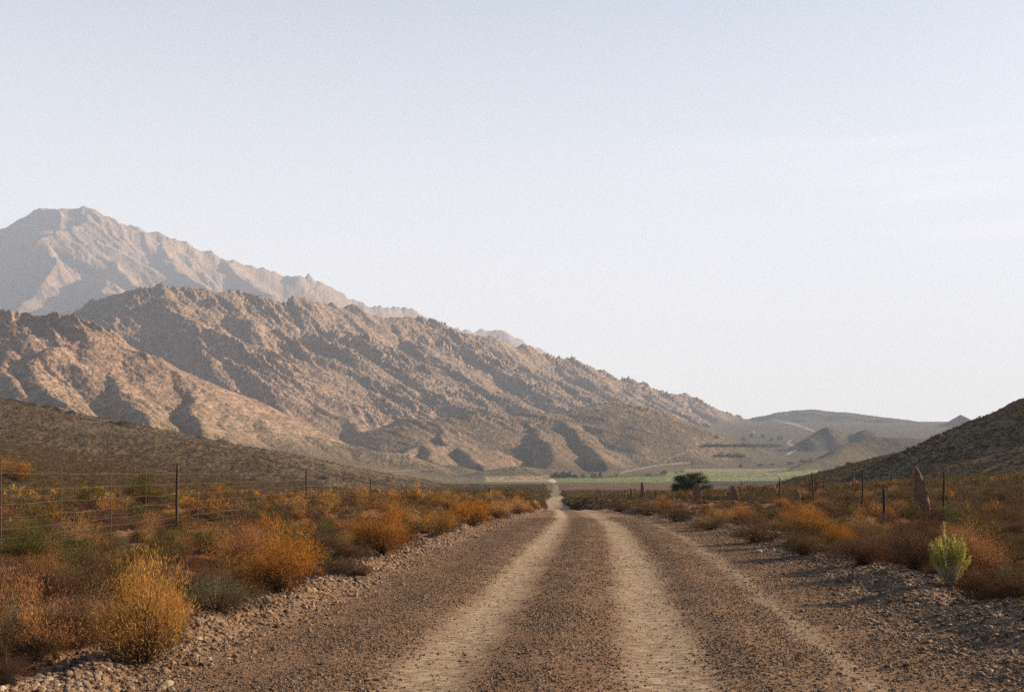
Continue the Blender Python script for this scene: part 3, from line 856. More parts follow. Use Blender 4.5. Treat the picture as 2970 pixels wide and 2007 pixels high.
# ---- single bushes that stand out; (photo x of the base, photo y of the base, width px, height px, kind, label)
BUSH_FORMS = {}
def bush_form(kd, v, near):
    key = (kd, v, near)
    if key not in BUSH_FORMS:
        mt, R, H, fl = SPEC[kd]
        nc, nt_, tl, tw = (46, 17000, .045, .0052) if near else (26, 5200, .055, .0105)
        a, b, c, d, inn = bush_arrays(seed=400 + v * 7 + hash_(kd), ncl=nc, ntw=nt_, tl=tl, tw=tw, R=.5, H=1.0, flat=.22, inner=.28)
        f_ = np_mesh('foliage', a, b, inn); f_.materials.append(M_FOL[mt]); f_.materials.append(M_FOL['woody'])
        g_ = np_mesh('branches', c, d); g_.materials.append(M_STEM)
        BUSH_FORMS[key] = (f_, g_)
    return BUSH_FORMS[key]
def hash_(t): return sum(ord(c) * (i + 1) for i, c in enumerate(t)) % 97
def add_bush(x, y, z, w, h, kd, v, label, group=None, near=True, cat='bush', clear=.42):
    f_, g_ = bush_form(kd, v, near)
    e = empty(kd_name[kd], (x, y, z - .02), RS.uniform(0, 6.28), (w, w, h * .9))
    tag(e, label, cat, group)
    link('foliage', f_, None, e); link('branches', g_, None, e)
    HEROES.append((x, y, w * clear))
    return e
kd_name = {'orange': 'orange_bush', 'golden': 'golden_bush', 'brown': 'brown_bush', 'grey': 'grey_green_bush', 'green': 'green_bush', 'olive': 'olive_bush'}
G_OR = 'rust orange bushes along the road verges'
BU = [
 (420, 1925, 300, 360, 'golden', 'big golden feathery bush, nearest the lower left corner of the gravel'),
 (235, 1880, 240, 235, 'brown', 'brown twiggy bush hard against the left of the big golden bush'),
 (820, 1722, 255, 240, 'orange', 'wide orange and gold bush behind the rubble bank, second along the left verge'),
 (715, 1640, 190, 150, 'orange', 'dull orange bush behind and left of the wide orange and gold bush'),
 (1112, 1610, 170, 195, 'orange', 'tall rounded orange bush at the bend of the left verge'),
 (1275, 1550, 100, 95, 'orange', 'small rust bush just beyond the tall rounded orange bush'),
 (1372, 1528, 125, 112, 'orange', 'bright rust bush with dark hollow on its left side, far left verge'),
 (1300, 1478, 80, 62, 'orange', 'low orange bush behind the bright rust bush'),
 (1440, 1505, 100, 72, 'orange', 'spreading orange bush where the left verge meets the road crest'),
 (1505, 1490, 80, 52, 'orange', 'last orange bush on the left before the road drops away'),
 (1040, 1452, 80, 62, 'orange', 'orange bush beside the far steel fence posts'),
 (508, 1512, 62, 52, 'golden', 'small bright yellow bush at the foot of the thick dark fence post'),
 (48, 1402, 110, 95, 'orange', 'dusky orange bush at the left edge above the fence wires'),
 (418, 1470, 100, 118, 'green', 'tall dark green bush behind the fence wires'),
 (262, 1478, 90, 100, 'green', 'green bush behind the fence wires, left of the tall dark one'),
 (85, 1640, 170, 165, 'green', 'leggy green bush at the left edge below the fence'),
 (625, 1772, 235, 125, 'grey', 'low grey-green bush between the golden bush and the wide orange bush'),
 (135, 1745, 200, 150, 'brown', 'purple-brown twiggy bush at the left edge'),
 (110, 1850, 200, 140, 'grey', 'grey-green leafy bush beside the bare soil in the lower left'),
 (1030, 1668, 120, 60, 'brown', 'small low brown bush growing out of the rubble bank'),
 (940, 1630, 150, 105, 'brown', 'dark brown bush between the two big orange bushes'),
 (480, 1660, 200, 130, 'brown', 'brown heath bush behind the big golden bush'),
 (20, 1985, 110, 130, 'brown', 'brown tuft cut by the lower left corner'),
 (2825, 1684, 180, 205, 'orange', 'glowing orange bush behind the bright green stemmed plant'),
 (2665, 1655, 200, 165, 'brown', 'broad brown bush in front of the tallest standing stone'),
 (2760, 1600, 110, 95, 'orange', 'orange bush at the foot of the tallest standing stone'),
 (2345, 1560, 130, 115, 'orange', 'orange bush below the small pale standing stone'),
 (2440, 1590, 120, 90, 'orange', 'orange tuft right of the bush below the small pale stone'),
 (2520, 1560, 110, 70, 'orange', 'wide low orange bush between the fence droppers on the right'),
 (2090, 1520, 80, 62, 'orange', 'rounded orange bush below and left of the notched standing stone'),
 (2150, 1515, 75, 72, 'orange', 'orange bush directly below the notched standing stone'),
 (1925, 1478, 66, 46, 'orange', 'bright orange cushion bush between two dark stone posts'),
 (1985, 1492, 44, 30, 'orange', 'orange bush left of the round-topped stone post'),
 (2860, 1725, 200, 90, 'brown', 'low dry brown clump spilling onto the stones at the right'),
 (2500, 1640, 190, 120, 'brown', 'dark brown bush on the right verge above the shaded rubble'),
 (2330, 1610, 170, 95, 'olive', 'dark olive bush on the right verge above the scattered pale stones'),
 (2190, 1570, 150, 75, 'brown', 'dark low bush on the right verge, left of the dark olive one'),
 (2060, 1538, 130, 62, 'olive', 'dark olive bush at the right verge near the white stone'),
 (1960, 1512, 110, 55, 'brown', 'dark brown bush on the right verge below the orange cushion bush'),
 (1880, 1496, 100, 52, 'olive', 'dark olive bush at the right verge below the tall pointed stone'),
 (1800, 1484, 90, 42, 'brown', 'brown bush at the right verge near the road crest'),
 (2960, 1560, 90, 75, 'brown', 'red-brown bush at the right edge beside the fence'),
 (640, 1450, 70, 62, 'orange', 'red-orange bush behind the wires right of the thick post'),
]
for i, (bx, by, w, h, kd, lab) in enumerate(BU):
    X, Y, Z = pix(bx, by)
    add_bush(X, Y, Z, w / F * Y, h / F * Y, kd, i % 4, lab, G_OR if kd == 'orange' else ('dull bushes beside the road' if kd in ('brown', 'olive', 'grey') else None), near=Y < 26)
# smaller orange bushes that look alike, strung along both verges
for i in range(48):
    left = i % 4 != 0
    Y = float(RS.uniform(24, 120)) if left else float(RS.uniform(26, 48))
    u = ((-5.3 - abs(RS.normal(0, 1.6))) if left else (6.2 + abs(RS.normal(0, 2.4)))) * float(road_w(Y))
    X = float(road_c(Y) + u)
    if any(math.hypot(X - a, Y - b) < c + .35 for a, b, c in HEROES): continue
    h = float(RS.uniform(.45, .85))
    add_bush(X, Y, float(ground_z(X, Y)[0]), h * RS.uniform(1.0, 1.5), h, 'orange', i % 4,
             'small rust orange bush in the scrub left of the road' if left else 'small rust orange bush in the scrub right of the road', G_OR, near=False)

# bright green stemmed plant on the right
def stem_plant(px, py, wpx, hpx):
    X, Y, Z = pix(px, py)
    W = wpx / F * Y; H = hpx / F * Y
    e = empty('broom_plant', (X, Y, Z - .02)); tag(e, 'bright yellow-green plant with many pale upright stems on the right verge', 'plant')
    rg = np.random.RandomState(9)
    sv, sf, tv = [], [], []
    for i in range(120):
        a = rg.uniform(0, 6.28); r = rg.uniform(0, 1) ** .6
        top = np.array([math.cos(a) * r * W * .52, math.sin(a) * r * W * .52, H * (1.0 - .22 * r * r) * rg.uniform(.6, 1.0)])
        if i == 0: top = np.array([-.10 * W, .1, H * 1.18])
        mid = np.array([top[0] * .55, top[1] * .55, top[2] * .38])
        pts = [2 * q * (1 - q) * mid + q * q * top for q in np.linspace(0, 1, 7)]
        b = len(sv)
        for j, q in enumerate(pts):
            w = .006 * (1 - .5 * j / 6)
            for k in range(3): sv.append(q + w * np.array([math.cos(k * 2.094 + a), math.sin(k * 2.094 + a), 0]))
        for j in range(6):
            for k in range(3):
                a0 = b + j * 3 + k; a1 = b + j * 3 + (k + 1) % 3
                sf.append((a0, a1, a1 + 3, a0 + 3))
        m_ = 60
        q = np.where(rg.uniform(0, 1, m_) < .8, rg.uniform(.72, 1.0, m_), rg.uniform(.3, 1, m_))
        p = 2 * (q * (1 - q))[:, None] * mid + (q * q)[:, None] * top + rg.normal(0, .006, (m_, 3)) * (1 + q[:, None])
        d = rg.normal(0, .6, (m_, 3)) + (top - mid) / np.linalg.norm(top - mid) * .9; d /= np.linalg.norm(d, axis=1, keepdims=True)
        s_ = np.cross(d, rg.normal(0, 1, (m_, 3))); s_ /= np.linalg.norm(s_, axis=1, keepdims=True)
        L = .028 * rg.uniform(.6, 1.4, m_)[:, None]; w = .009
        tv.append(np.stack([p - s_ * w / 2, p + s_ * w / 2, p + d * L], 1).reshape(-1, 3))
    tv = np.concatenate(tv)
    st = np_mesh('stems', np.array(sv), np.array(sf)); st.materials.append(M_STEM_PALE); link('stems', st, None, e)
    lf = np_mesh('leaves', tv, np.arange(len(tv)).reshape(-1, 3)); lf.materials.append(M_FOL['broom']); link('leaves', lf, None, e)
    HEROES.append((X, Y, W * .55))
stem_plant(2757, 1702, 118, 165)
# bushes just outside the frame on the right, whose long shadows cross the gravel
for (X, Y, h) in ((6.6, 10.2, 1.2), (7.2, 12.0, 1.3), (6.3, 8.6, 1.0), (7.9, 14.2, 1.3), (6.9, 7.2, 1.2)):
    add_bush(X, Y, float(ground_z(X, Y)[0]), h * 1.2, h, 'brown', int(h * 10) % 4, 'brown bush just beyond the right edge of the view, by the gravel', 'bushes at the right edge', near=False)

# ------------------------------------------------------------------ stones
def soilgap(x, y):       # bare red patches
    return patchn(x, y, 3.2, 331) + .6 * patchn(x, y, 1.1, 333)
def mat_stone():
    m, nt, out = new_mat('gravel_stone')
    oi = N(nt, 'ShaderNodeObjectInfo'); tc = N(nt, 'ShaderNodeTexCoord')
    c = ramp(nt, oi.outputs['Random'], [(0, (.11, .062, .036)), (.3, (.31, .185, .108)), (.6, (.48, .32, .20)), (.85, (.31, .23, .17)), (1, (.72, .59, .45))]).outputs['Color']
    n = noise(nt, tc.outputs['Object'], 2.2, 4, .6)
    c = mixc(nt, mrange(nt, n, .35, .7, 0, .55), c, (.16, .10, .065))
    bsdf(nt, out, c, .9, n, .7, .2, .15)
    return m
M_STONE = mat_stone()
def mat_rock(name, a, b):
    m, nt, out = new_mat(name)
    tc = N(nt, 'ShaderNodeTexCoord')
    n = noise(nt, tc.outputs['Object'], 5, 5, .65); n2 = noise(nt, tc.outputs['Object'], 22, 4, .7)
    c = mixc(nt, mrange(nt, n, .35, .65), a, b)
    c = mixc(nt, mrange(nt, n2, .5, .75, 0, .5), c, tuple(x * .55 for x in a))
    bsdf(nt, out, c, .9, mth(nt, 'ADD', n, mth(nt, 'MULTIPLY', n2, .5)), .9, .03, .15)
    return m
M_PALE = mat_rock('pale_sandstone', (.46, .34, .23), (.56, .44, .32))
M_PINK = mat_rock('pink_sandstone', (.36, .215, .14), (.46, .30, .20))
M_GREYR = mat_rock('blue_grey_stone', (.24, .235, .24), (.34, .33, .33))
M_SLATE = mat_rock('brown_standing_stone', (.15, .092, .055), (.27, .175, .108))

def ico(sub):
    import bmesh
    bm = bmesh.new(); bmesh.ops.create_icosphere(bm, subdivisions=sub, radius=1)
    v = np.array([x.co[:] for x in bm.verts]); f = np.array([[l.index for l in p.verts] for p in bm.faces]); bm.free()
    return v, f
def rock_mesh(name, seed, mat, sub=2, flat=.6, cuts=9, lump=.12):
    v, f = ico(sub); rg = np.random.RandomState(seed)
    v = v * np.array([1, rg.uniform(.6, .95), flat * rg.uniform(.8, 1.15)])
    for _ in range(cuts):                       # chop with planes for faceted sides
        n = rg.normal(0, 1, 3); n /= np.linalg.norm(n); d = rg.uniform(.45, .78) * np.linalg.norm(n * np.array([1, .8, flat]))
        k = v @ n - d; v = np.where((k > 0)[:, None], v - n * k[:, None], v)
    v = v + lump * np.stack([perlin(v[:, 0] * 1.5 + seed, v[:, 1] * 1.5 + v[:, 2], 7), perlin(v[:, 1] * 1.5, v[:, 2] * 1.5 + seed, 8), perlin(v[:, 2] * 1.5, v[:, 0] * 1.5 + seed, 9)], 1)
    me = np_mesh(name, v, f); me.materials.append(mat)
    return me
STONES = [rock_mesh('stone', i, M_STONE, 1 if i < 5 else 2, .6) for i in range(9)]

def stone_zone(n, y0, y1, powr, ufun, smin, smax, name, label, thin=None):   # loose stones, sizes are radii
    uu = RS.uniform(0, 1, n)
    y = (y0 ** powr + uu * (y1 ** powr - y0 ** powr)) ** (1 / powr)
    u = ufun(n); x = road_c(y) + u * (road_w(y) if name != 'field_stones' else 1)
    ok = np.abs(x) < .5 * (y + 1.5)
    if thin is not None: ok &= RS.uniform(0, 1, n) < thin(x, y, u)
    x, y, u = x[ok], y[ok], u[ok]
    z = ground_z(x, y)
    s = smin * (smax / smin) ** (RS.uniform(0, 1, len(x)) ** (2.2 if smax < .03 else 2.8))
    rot = RS.uniform(0, 6.28, (len(x), 3)) * np.array([.12, .12, 1])
    scl = s[:, None] * RS.uniform(.75, 1.25, (len(x), 3))
    print(name, len(x))
    return scatter(name, STONES, np.stack([x, y, z + s * (.15 if smax < .03 else -.05)], 1), rot, scl, RS.randint(0, 9, len(x)), label)
def thin_road(x, y, u):
    d = np.minimum(np.abs(u + .98), np.abs(u - .95))
    k = sm(.25, .62, d) * .85 + .10
    k = k * (.45 + .9 * sm(-.5, .5, fbm(x / .9, y / 1.6, 2, 401)))
    return k * (1 - .6 * np.exp(-((u - 2.6) / .25) ** 2))
stone_zone(330000, 8.2, 55, .3, lambda n: RS.uniform(-3.6, 4.6, n), .0055, .021, 'gravel', 'loose brown gravel strewn over the road between the wheel tracks', thin_road)
stone_zone(70000, 7.5, 90, .4, lambda n: -3.85 + RS.normal(0, .38, n), .007, .062, 'rubble', 'pale rubble heaped along the left edge of the road')
stone_zone(80000, 7.5, 80, .4, lambda n: 4.7 + RS.normal(0, .65, n), .007, .062, 'rubble', 'dark shaded rubble heaped along the right edge of the road')
stone_zone(52000, 7, 85, .5, lambda n: np.where(RS.uniform(0, 1, n) < .72, -5 - RS.uniform(0, 1, n) ** .7 * 22, 6 + RS.uniform(0, 20, n)), .015, .10, 'field_stones',
           'small pink stones scattered over the bare red soil between bushes', lambda x, y, u: .15 + .85 * (soilgap(x, y) > .0))

ROCKS = [  # px, py(base), width px, flatness, material, label
 (575, 1858, 36, .75, 'P', 'pale blocky rock on the left rubble bank, the one right of the big golden bush'),
 (688, 1786, 36, .5, 'K', 'flat pinkish rock at the upper edge of the left rubble bank'),
 (48, 1840, 32, .8, 'K', 'rounded pink rock on bare red soil near the left edge'),
 (484, 1988, 52, .5, 'P', 'widest pale rock at the foot of the rubble bank by the bottom edge'),
 (478, 1952, 34, .7, 'K', 'dark-sided rock standing just above the widest pale rock'),
 (223, 1957, 18, .8, 'G', 'small blue-grey stone in the rubble at lower left'),
 (274, 1940, 20, .8, 'K', 'small mauve stone right of the blue-grey one'),
 (168, 1940, 40, .4, 'P', 'tilted flat slab in the lower left rubble'),
 (40, 2000, 36, .6, 'K', 'brown rock at the bottom left corner'),
 (245, 1984, 26, .6, 'G', 'dark rock half sunk below the blue-grey stone'),
 (691, 1870, 22, .7, 'K', 'brown cube-like stone where rubble meets gravel, right of the pale blocky rock'),
 (596, 1885, 22, .6, 'P', 'pale stone just below the pale blocky rock'),
 (898, 1832, 19, .9, 'K', 'lone orange-brown stone out on the gravel left of the wheel tracks'),
 (1034, 1729, 22, .8, 'K', 'angular brown rock at the edge of the left rubble bank'),
 (1094, 1653, 18, .6, 'P', 'pale wedge-shaped rock on the rubble bank below the tall orange bush'),
 (1224, 1597, 13, .7, 'P', 'white rock on the left rubble bank near the small rust bush'),
 (779, 1777, 26, .4, 'P', 'long pale slab lying on the left rubble bank'),
 (766, 1813, 16, .6, 'G', 'light grey stone below the long pale slab'),
 (981, 1747, 24, .45, 'K', 'low dark brown rock left of the angular brown rock'),
 (1063, 1706, 18, .5, 'K', 'brown rock leaning in the rubble above the angular one'),
 (951, 1770, 15, .7, 'K', 'small pointed brown stone on the gravel edge'),
 (2203, 1601, 30, .4, 'P', 'broad flat white rock in the shade of the right verge'),
 (2343, 1658, 22, .7, 'K', 'pink rock in the shaded rubble, end of the thin dark shadow'),
 (2508, 1650, 15, .8, 'P', 'round pale stone on the shaded right verge'),
 (2440, 1683, 12, .8, 'P', 'small bright stone on the gravel below the round pale stone'),
 (2537, 1638, 16, .5, 'K', 'flat pink stone right of the round pale stone'),
 (2756, 1814, 26, .35, 'P', 'long thin pale slab lying in the right rubble'),
 (2892, 1844, 32, .4, 'K', 'dull slab near the right edge of the rubble'),
 (2676, 1690, 16, .6, 'P', 'pale stone beside the base of the green stemmed plant'),
 (2643, 1664, 13, .6, 'P', 'little pale stone under the brown bush at right'),
 (2953, 1976, 18, .7, 'K', 'red-brown rock at the bottom right corner'),
 (2895, 1788, 22, .5, 'K', 'flat stone just below the dry clump at the right edge'),
 (2163, 1546, 16, .6, 'P', 'pale rock at the far end of the right rubble'),
 (571, 1487, 30, .4, 'P', 'white flat rock behind the wires near the yellow bush'),
 (305, 1504, 13, .7, 'P', 'small white rock on red soil behind the wires'),
 (371, 1518, 13, .5, 'P', 'second small white rock on red soil, nearer the thick post'),
 (242, 1530, 12, .5, 'P', 'thin white rock low behind the leftmost wires'),
 (1090, 1434, 34, .8, 'R', 'red-brown boulder leaning behind the far steel post'),
 (2735, 1280, 26, .9, 'R', 'dark boulder perched on the crest of the right hill'),
]
MATR = {'P': M_PALE, 'K': M_PINK, 'G': M_GREYR, 'R': mat_rock('red_boulder', (.20, .085, .045), (.28, .13, .07))}
for i, (bx, by, w, fl, mk, lab) in enumerate(ROCKS):
    X, Y, Z = pix(bx, by)
    r = w / F * Y * .5
    o = link('rock', rock_mesh('rock', 60 + i, MATR[mk], 3, fl, 8, .10))
    o.location = (X, Y, Z + r * fl * .35); o.scale = (r * 1.05, r, r); o.rotation_euler = (0, RS.uniform(-.15, .15), RS.uniform(0, 3))
    tag(o, lab, 'rock')

# ------------------------------------------------------------------ standing stones along the right fence
def standing_stone(px, py, outline, depth, seed, label, lean=0, Y=None):
    """outline: list of (height px, left px, right px) measured from the base point"""
    if Y is None: X, Y, Z = pix(px, py)
    else:
        X = (px - CX) / F * Y; Z = float(ground_z(X, Y)[0])
        up = (HZ - py) / F * Y + HC - Z
        if up > .05: outline = [(-up / Y * F, outline[0][1], outline[0][2])] + [o_ for o_ in outline]
    k = Y / F
    rg = np.random.RandomState(seed)
    hs = np.array([o_[0] for o_ in outline]) * k; l = np.array([o_[1] for o_ in outline]) * k; r = np.array([o_[2] for o_ in outline]) * k
    base = (HZ - py) / F * Y + HC if Y else Z
    n = 30; zz = np.linspace(hs[0], hs[-1], n); L = np.interp(zz, hs, l); Rr = np.interp(zz, hs, r)
    v = []; m = 20
    for i in range(n):
        cx = (L[i] + Rr[i]) / 2; wx = max((Rr[i] - L[i]) / 2, .004); d = depth * (.55 + .45 * (1 - i / n))
        for j in range(m):
            a = j / m * 2 * math.pi; c, s_ = math.cos(a), math.sin(a)
            c = math.copysign(abs(c) ** (.6 if c > 0 else .3), c); s_ = math.copysign(abs(s_) ** .3, s_)
            v.append((cx + c * wx, s_ * d, zz[i]))
    v = np.array(v)
    nz = fbm(v[:, 0] * 6 + seed + v[:, 1] * 5, v[:, 2] * 4, 3, seed)
    v[:, 0] += nz * .018; v[:, 1] += nz * .05; v[:, 2] += .01 * nz
    f = []
    for i in range(n - 1):
        for j in range(m):
            a0 = i * m + j; a1 = i * m + (j + 1) % m
            f.append((a0, a1, a1 + m, a0 + m))
    cap = len(v); v = np.vstack([v, [v[-m:].mean(0) + [0, 0, .01]]])
    t = [((n - 1) * m + j, (n - 1) * m + (j + 1) % m, cap) for j in range(m)]
    me = np_mesh('standing_stone', v, [np.array(f), np.array(t)]); me.materials.append(M_SLATE)
    o = link('standing_stone', me); o.location = (X, Y, base)
    tag(o, label, 'standing stone', 'upright stones used as fence posts')
    HEROES.append((X, Y, .3 + .008 * Y))
standing_stone(2670, 1508, [(-25, -23, 27), (0, -23, 26), (40, -23, 25), (80, -23, 17), (115, -23, 7), (138, -22, -4), (150, -21, -10), (157, -20, -17)], .20, 1, 'tallest brown standing stone, pointed with a curved sunlit right edge', Y=36)
standing_stone(2022, 1474, [(-20, -14, 15), (0, -13, 14), (35, -13, 12), (58, -12, 12), (66, -9, 10), (71, -4, 6)], .24, 2, 'round-topped upright stone, second tallest, against the dark tree', Y=78)
standing_stone(2130, 1460, [(-20, -14, 16), (0, -14, 15), (28, -14, 11), (42, -13, 5), (46, -12, 2), (52, -3, 0)], .22, 3, 'notched broad standing stone with a bright slanting right edge', Y=66)
standing_stone(1864, 1458, [(-15, -7, 8), (0, -7, 7), (30, -7, 7), (48, -6, 3), (61, -4, 0)], .22, 4, 'tall narrow pointed stone right of the road, far down the line', Y=112)
standing_stone(1832, 1454, [(-12, -5, 6), (0, -5, 5), (20, -5, 4), (40, -4, 0)], .2, 5, 'narrow stone just left of the tall pointed stone', Y=124)
standing_stone(1796, 1453, [(-12, -4, 5), (0, -3, 4), (23, -3, 1)], .2, 6, 'short stone post, third from the tall pointed stone towards the road', Y=138)
standing_stone(1813, 1444, [(-12, -3, 4), (0, -3, 4), (24, -2, 2)], .2, 7, 'slim stone post between the short stone and the narrow stone', Y=134)
standing_stone(1743, 1446, [(-12, -3, 5), (0, -3, 5), (21, -3, 1)], .2, 8, 'thin stone post farthest towards the road end', Y=166)
standing_stone(1756, 1447, [(-12, -3, 4), (0, -3, 3), (15, -2, 2)], .2, 9, 'small stone post second from the road end of the line', Y=160)
standing_stone(1767, 1451, [(-12, -3, 3), (0, -3, 3), (11, -2, 2)], .2, 10, 'smallest stone post in the line, barely above the scrub', Y=152)
standing_stone(1951, 1470, [(-14, -5, 7), (0, -4, 6), (20, -5, 5), (32, -4, 2)], .2, 11, 'dark stone stump beside the orange cushion bush', Y=92)
standing_stone(1903, 1440, [(-14, -5, 6), (0, -5, 5), (18, -3, 2)], .2, 12, 'short triangular stone behind the orange cushion bush', Y=104)
standing_stone(2312, 1452, [(-20, -10, 9), (0, -9, 8), (14, -9, 9), (25, -6, 7), (33, -8, -2)], .18, 13, 'small pale twisted standing stone above an orange bush', Y=55)
standing_stone(1420, 1441, [(-12, -5, 5), (0, -4, 4), (26, -4, 3)], .2, 14, 'lone stone post left of the road beyond the orange bushes', Y=150)

# ------------------------------------------------------------------ wire fences
def tube(pts, r, n=5):
    pts = np.array(pts, float); v = []; f = []
    for i, p in enumerate(pts):
        a = pts[min(i + 1, len(pts) - 1)] - pts[max(i - 1, 0)]; a /= np.linalg.norm(a)
        u_ = np.cross(a, [0, 0, 1.]) if abs(a[2]) < .9 else np.cross(a, [0, 1., 0]); u_ /= np.linalg.norm(u_); w_ = np.cross(a, u_)
        rr = r[i] if hasattr(r, '__len__') else r
        for j in range(n):
            q = j * 2 * math.pi / n; v.append(p + rr * (math.cos(q) * u_ + math.sin(q) * w_))
    for i in range(len(pts) - 1):
        for j in range(n):
            a0 = i * n + j; a1 = i * n + (j + 1) % n
            f.append((a0, a1, a1 + n, a0 + n))
    c0 = len(v); v.append(pts[-1]); t = [((len(pts) - 1) * n + j, (len(pts) - 1) * n + (j + 1) % n, c0) for j in range(n)]
    return v, [np.array(f), np.array(t)]
def fence(name, label, sup, hts):
    """sup: (X, Y, kind, height, lean)"""
    root = empty(name, (0, 0, 0)); tag(root, label, 'fence')
    rg = np.random.RandomState(3)
    sup = sorted(sup, key=lambda q: q[1]); tops = []
    for X, Y, kd, h, lean in sup:
        z = float(ground_z(X, Y)[0])
        rad = {'post': .035, 'dropper': .008, 'stake': .045}[kd]
        if kd == 'dropper': rad *= 1 + .008 * Y
        n = 7; ph = rg.uniform(0, 6)
        pts = [(X + lean * q * h + .012 * math.sin(ph + q * 4) * (kd != 'dropper'), Y, z - .2 + (h + .2) * q) for q in np.linspace(0, 1, n)]
        v, f = tube(pts, [rad * (1.1 - .2 * q) * rg.uniform(.93, 1.07) for q in np.linspace(0, 1, n)], 8 if kd != 'dropper' else 5)
        o = link({'post': 'post', 'dropper': 'dropper', 'stake': 'post'}[kd], np_mesh(kd, v, f), M_POST if kd != 'dropper' else M_STEEL, root)
        if kd != 'stake': tops.append((X, Y, float(terrain([X, X], [Y, Y])[0]) + .02))
    for h in hts:
        pts = []
        for (a, b) in zip(tops[:-1], tops[1:]):
            for q in (0, .5):
                s_ = -.02 * (q == .5)
                pts.append((a[0] + (b[0] - a[0]) * q, a[1] + (b[1] - a[1]) * q, a[2] + (b[2] - a[2]) * q + h + s_ + rg.normal(0, .004)))
        pts.append((tops[-1][0], tops[-1][1], tops[-1][2] + h))
        v, f = tube(pts, [.0014 + .000025 * p[1] for p in pts], 4)
        link('wire', np_mesh('wire', v, f), M_WIRE, root)
LX = -7.9
def lf(px): return LX, -LX * F / (CX - px)
sup = []
for px in (-330, -180, 512, 889, 1075, 1179, 1243): sup.append((*lf(px), 'post', 1.62 if px < 1000 else 1.5, .02 if px == 512 else 0))
for px in (-250, -95, 3, 178, 322, 423, 574, 648, 711, 766, 813, 851, 915, 948, 976, 1004, 1030, 1054, 1106, 1130, 1155, 1210): sup.append((*lf(px), 'dropper', 1.42, 0))
fence('wire_fence', 'seven strand wire fence on dark posts through the scrub left of the road', sup, [1.36, 1.11, .88, .67, .49, .34, .19])
RX = 12.9
def rf(px): return RX, RX * F / (px - CX)
sup = []
for px in (3120, 2737, 2502, 2361, 2261): sup.append((*rf(px), 'post', 1.35, -.06 if px == 2361 else 0))
for px in (3030, 2967, 2918, 2844, 2785, 2645, 2601, 2570, 2536, 2477, 2430, 2395, 2310, 2235, 2192, 2150, 2100, 2060): sup.append((*rf(px), 'dropper', 1.25, 0))
X_, Y_, Z_ = 10.2, 10.2 * F / (2563 - CX), 0
sup.append((X_, Y_, 'stake', 1.0, 0))
fence('wire_fence', 'thin wire fence with rusty droppers and standing stones right of the road', sup, [1.18, .95, .74, .54, .36])

# ------------------------------------------------------------------ trees
def crown_mesh(seed, shape, mat, n=5200, ls=1.0):
    rg = np.random.RandomState(seed)
    ncl = 34 if n < 6000 else 70; pts = []
    for i in range(ncl):
        a = rg.uniform(0, 6.28)
        if shape == 'round': r = math.sqrt(rg.uniform(0, 1)) * .46; h = .04 + (1 - (r / .5) ** 2) ** .5 * rg.uniform(.1, .88)
        elif shape == 'cone': h = rg.uniform(.1, .97); r = (1 - h) * .42 * math.sqrt(rg.uniform(.1, 1))
        else: r = math.sqrt(rg.uniform(0, 1)) * .42; h = rg.uniform(.25, .9) * (1 - .5 * r)
        pts.append((math.cos(a) * r, math.sin(a) * r, h))
    pts = np.array(pts)
    k = rg.randint(0, ncl, n)
    p = pts[k] + rg.normal(0, 1, (n, 3)) * np.array([.055, .055, .045])
    p[:, 2] = np.maximum(p[:, 2], .03)
    d = rg.normal(0, 1, (n, 3)); d /= np.linalg.norm(d, axis=1, keepdims=True)
    s_ = np.cross(d, rg.normal(0, 1, (n, 3))); s_ /= np.linalg.norm(s_, axis=1, keepdims=True)
    v = np.stack([p - s_ * .011 * ls, p + s_ * .011 * ls, p + d * .034 * ls], 1).reshape(-1, 3)
    me = np_mesh('crown', v, np.arange(3 * n).reshape(-1, 3)); me.materials.append(mat)
    return me
CR = {'round': [crown_mesh(i, 'round', M_FOL['tree']) for i in (1, 2)], 'cone': [crown_mesh(i, 'cone', M_FOL['tree']) for i in (3, 4)], 'open': [crown_mesh(i, 'open', M_FOL['tree']) for i in (5, 6)],
      'green': [crown_mesh(i, 'round', M_FOL['green']) for i in (7, 8)], 'pale': [crown_mesh(9, 'round', M_FOL['pale'])], 'big': [crown_mesh(11, 'round', M_FOL['tree'], 26000, .75)]}
v_, f_ = tube([(0, 0, -.05), (.01, 0, .25), (-.01, .01, .5), (.02, 0, .72)], [.035, .028, .02, .008], 7)
for kk in range(5):
    a_ = kk * 1.26; v2, f2 = tube([(0, 0, .2 + .06 * kk), (.14 * math.cos(a_), .14 * math.sin(a_), .42 + .05 * kk), (.27 * math.cos(a_), .27 * math.sin(a_), .55 + .05 * kk)], [.016, .010, .004], 5)
    f_ = f_ + [q + len(v_) for q in f2]; v_ = v_ + v2
TRUNK = np_mesh('trunk', v_, f_); TRUNK.materials.append(M_BARK)
def pix_far(x, y, d0=300):
    tx = (x - CX) / F; ty = (HZ - y) / F
    d = np.arange(d0, 7000, 3.0)
    z = terrain(tx * d, d); ray = HC + ty * d
    k = int(np.argmax(z >= ray))
    return float(tx * d[k]), float(d[k]), float(z[k])
def tree(px, py, w, h, kd, v, label, group=None, Y=None, cat='tree', name='tree'):
    if Y is None: X, Y, Z = pix_far(px, py)
    else:
        X = px_ = (px - CX) / F * Y; Z = float(terrain([X, X], [Y, Y])[0])
        if Z > (HZ - py) / F * Y + HC + .5: pass
    e = empty(name, (X, Y, Z - .1), RS.uniform(0, 6.28), (w / F * Y, w / F * Y, h / F * Y)); tag(e, label, cat, group)
    link('crown', CR[kd][v % len(CR[kd])], None, e); link('trunk', TRUNK, None, e)
tree(2006, 1420, 116, 76, 'big', 0, 'big dark rounded tree standing alone behind the round-topped stone', Y=255)
tree(2088, 1412, 52, 22, 'green', 0, 'low green bushy tree just right of the big dark tree', Y=345)
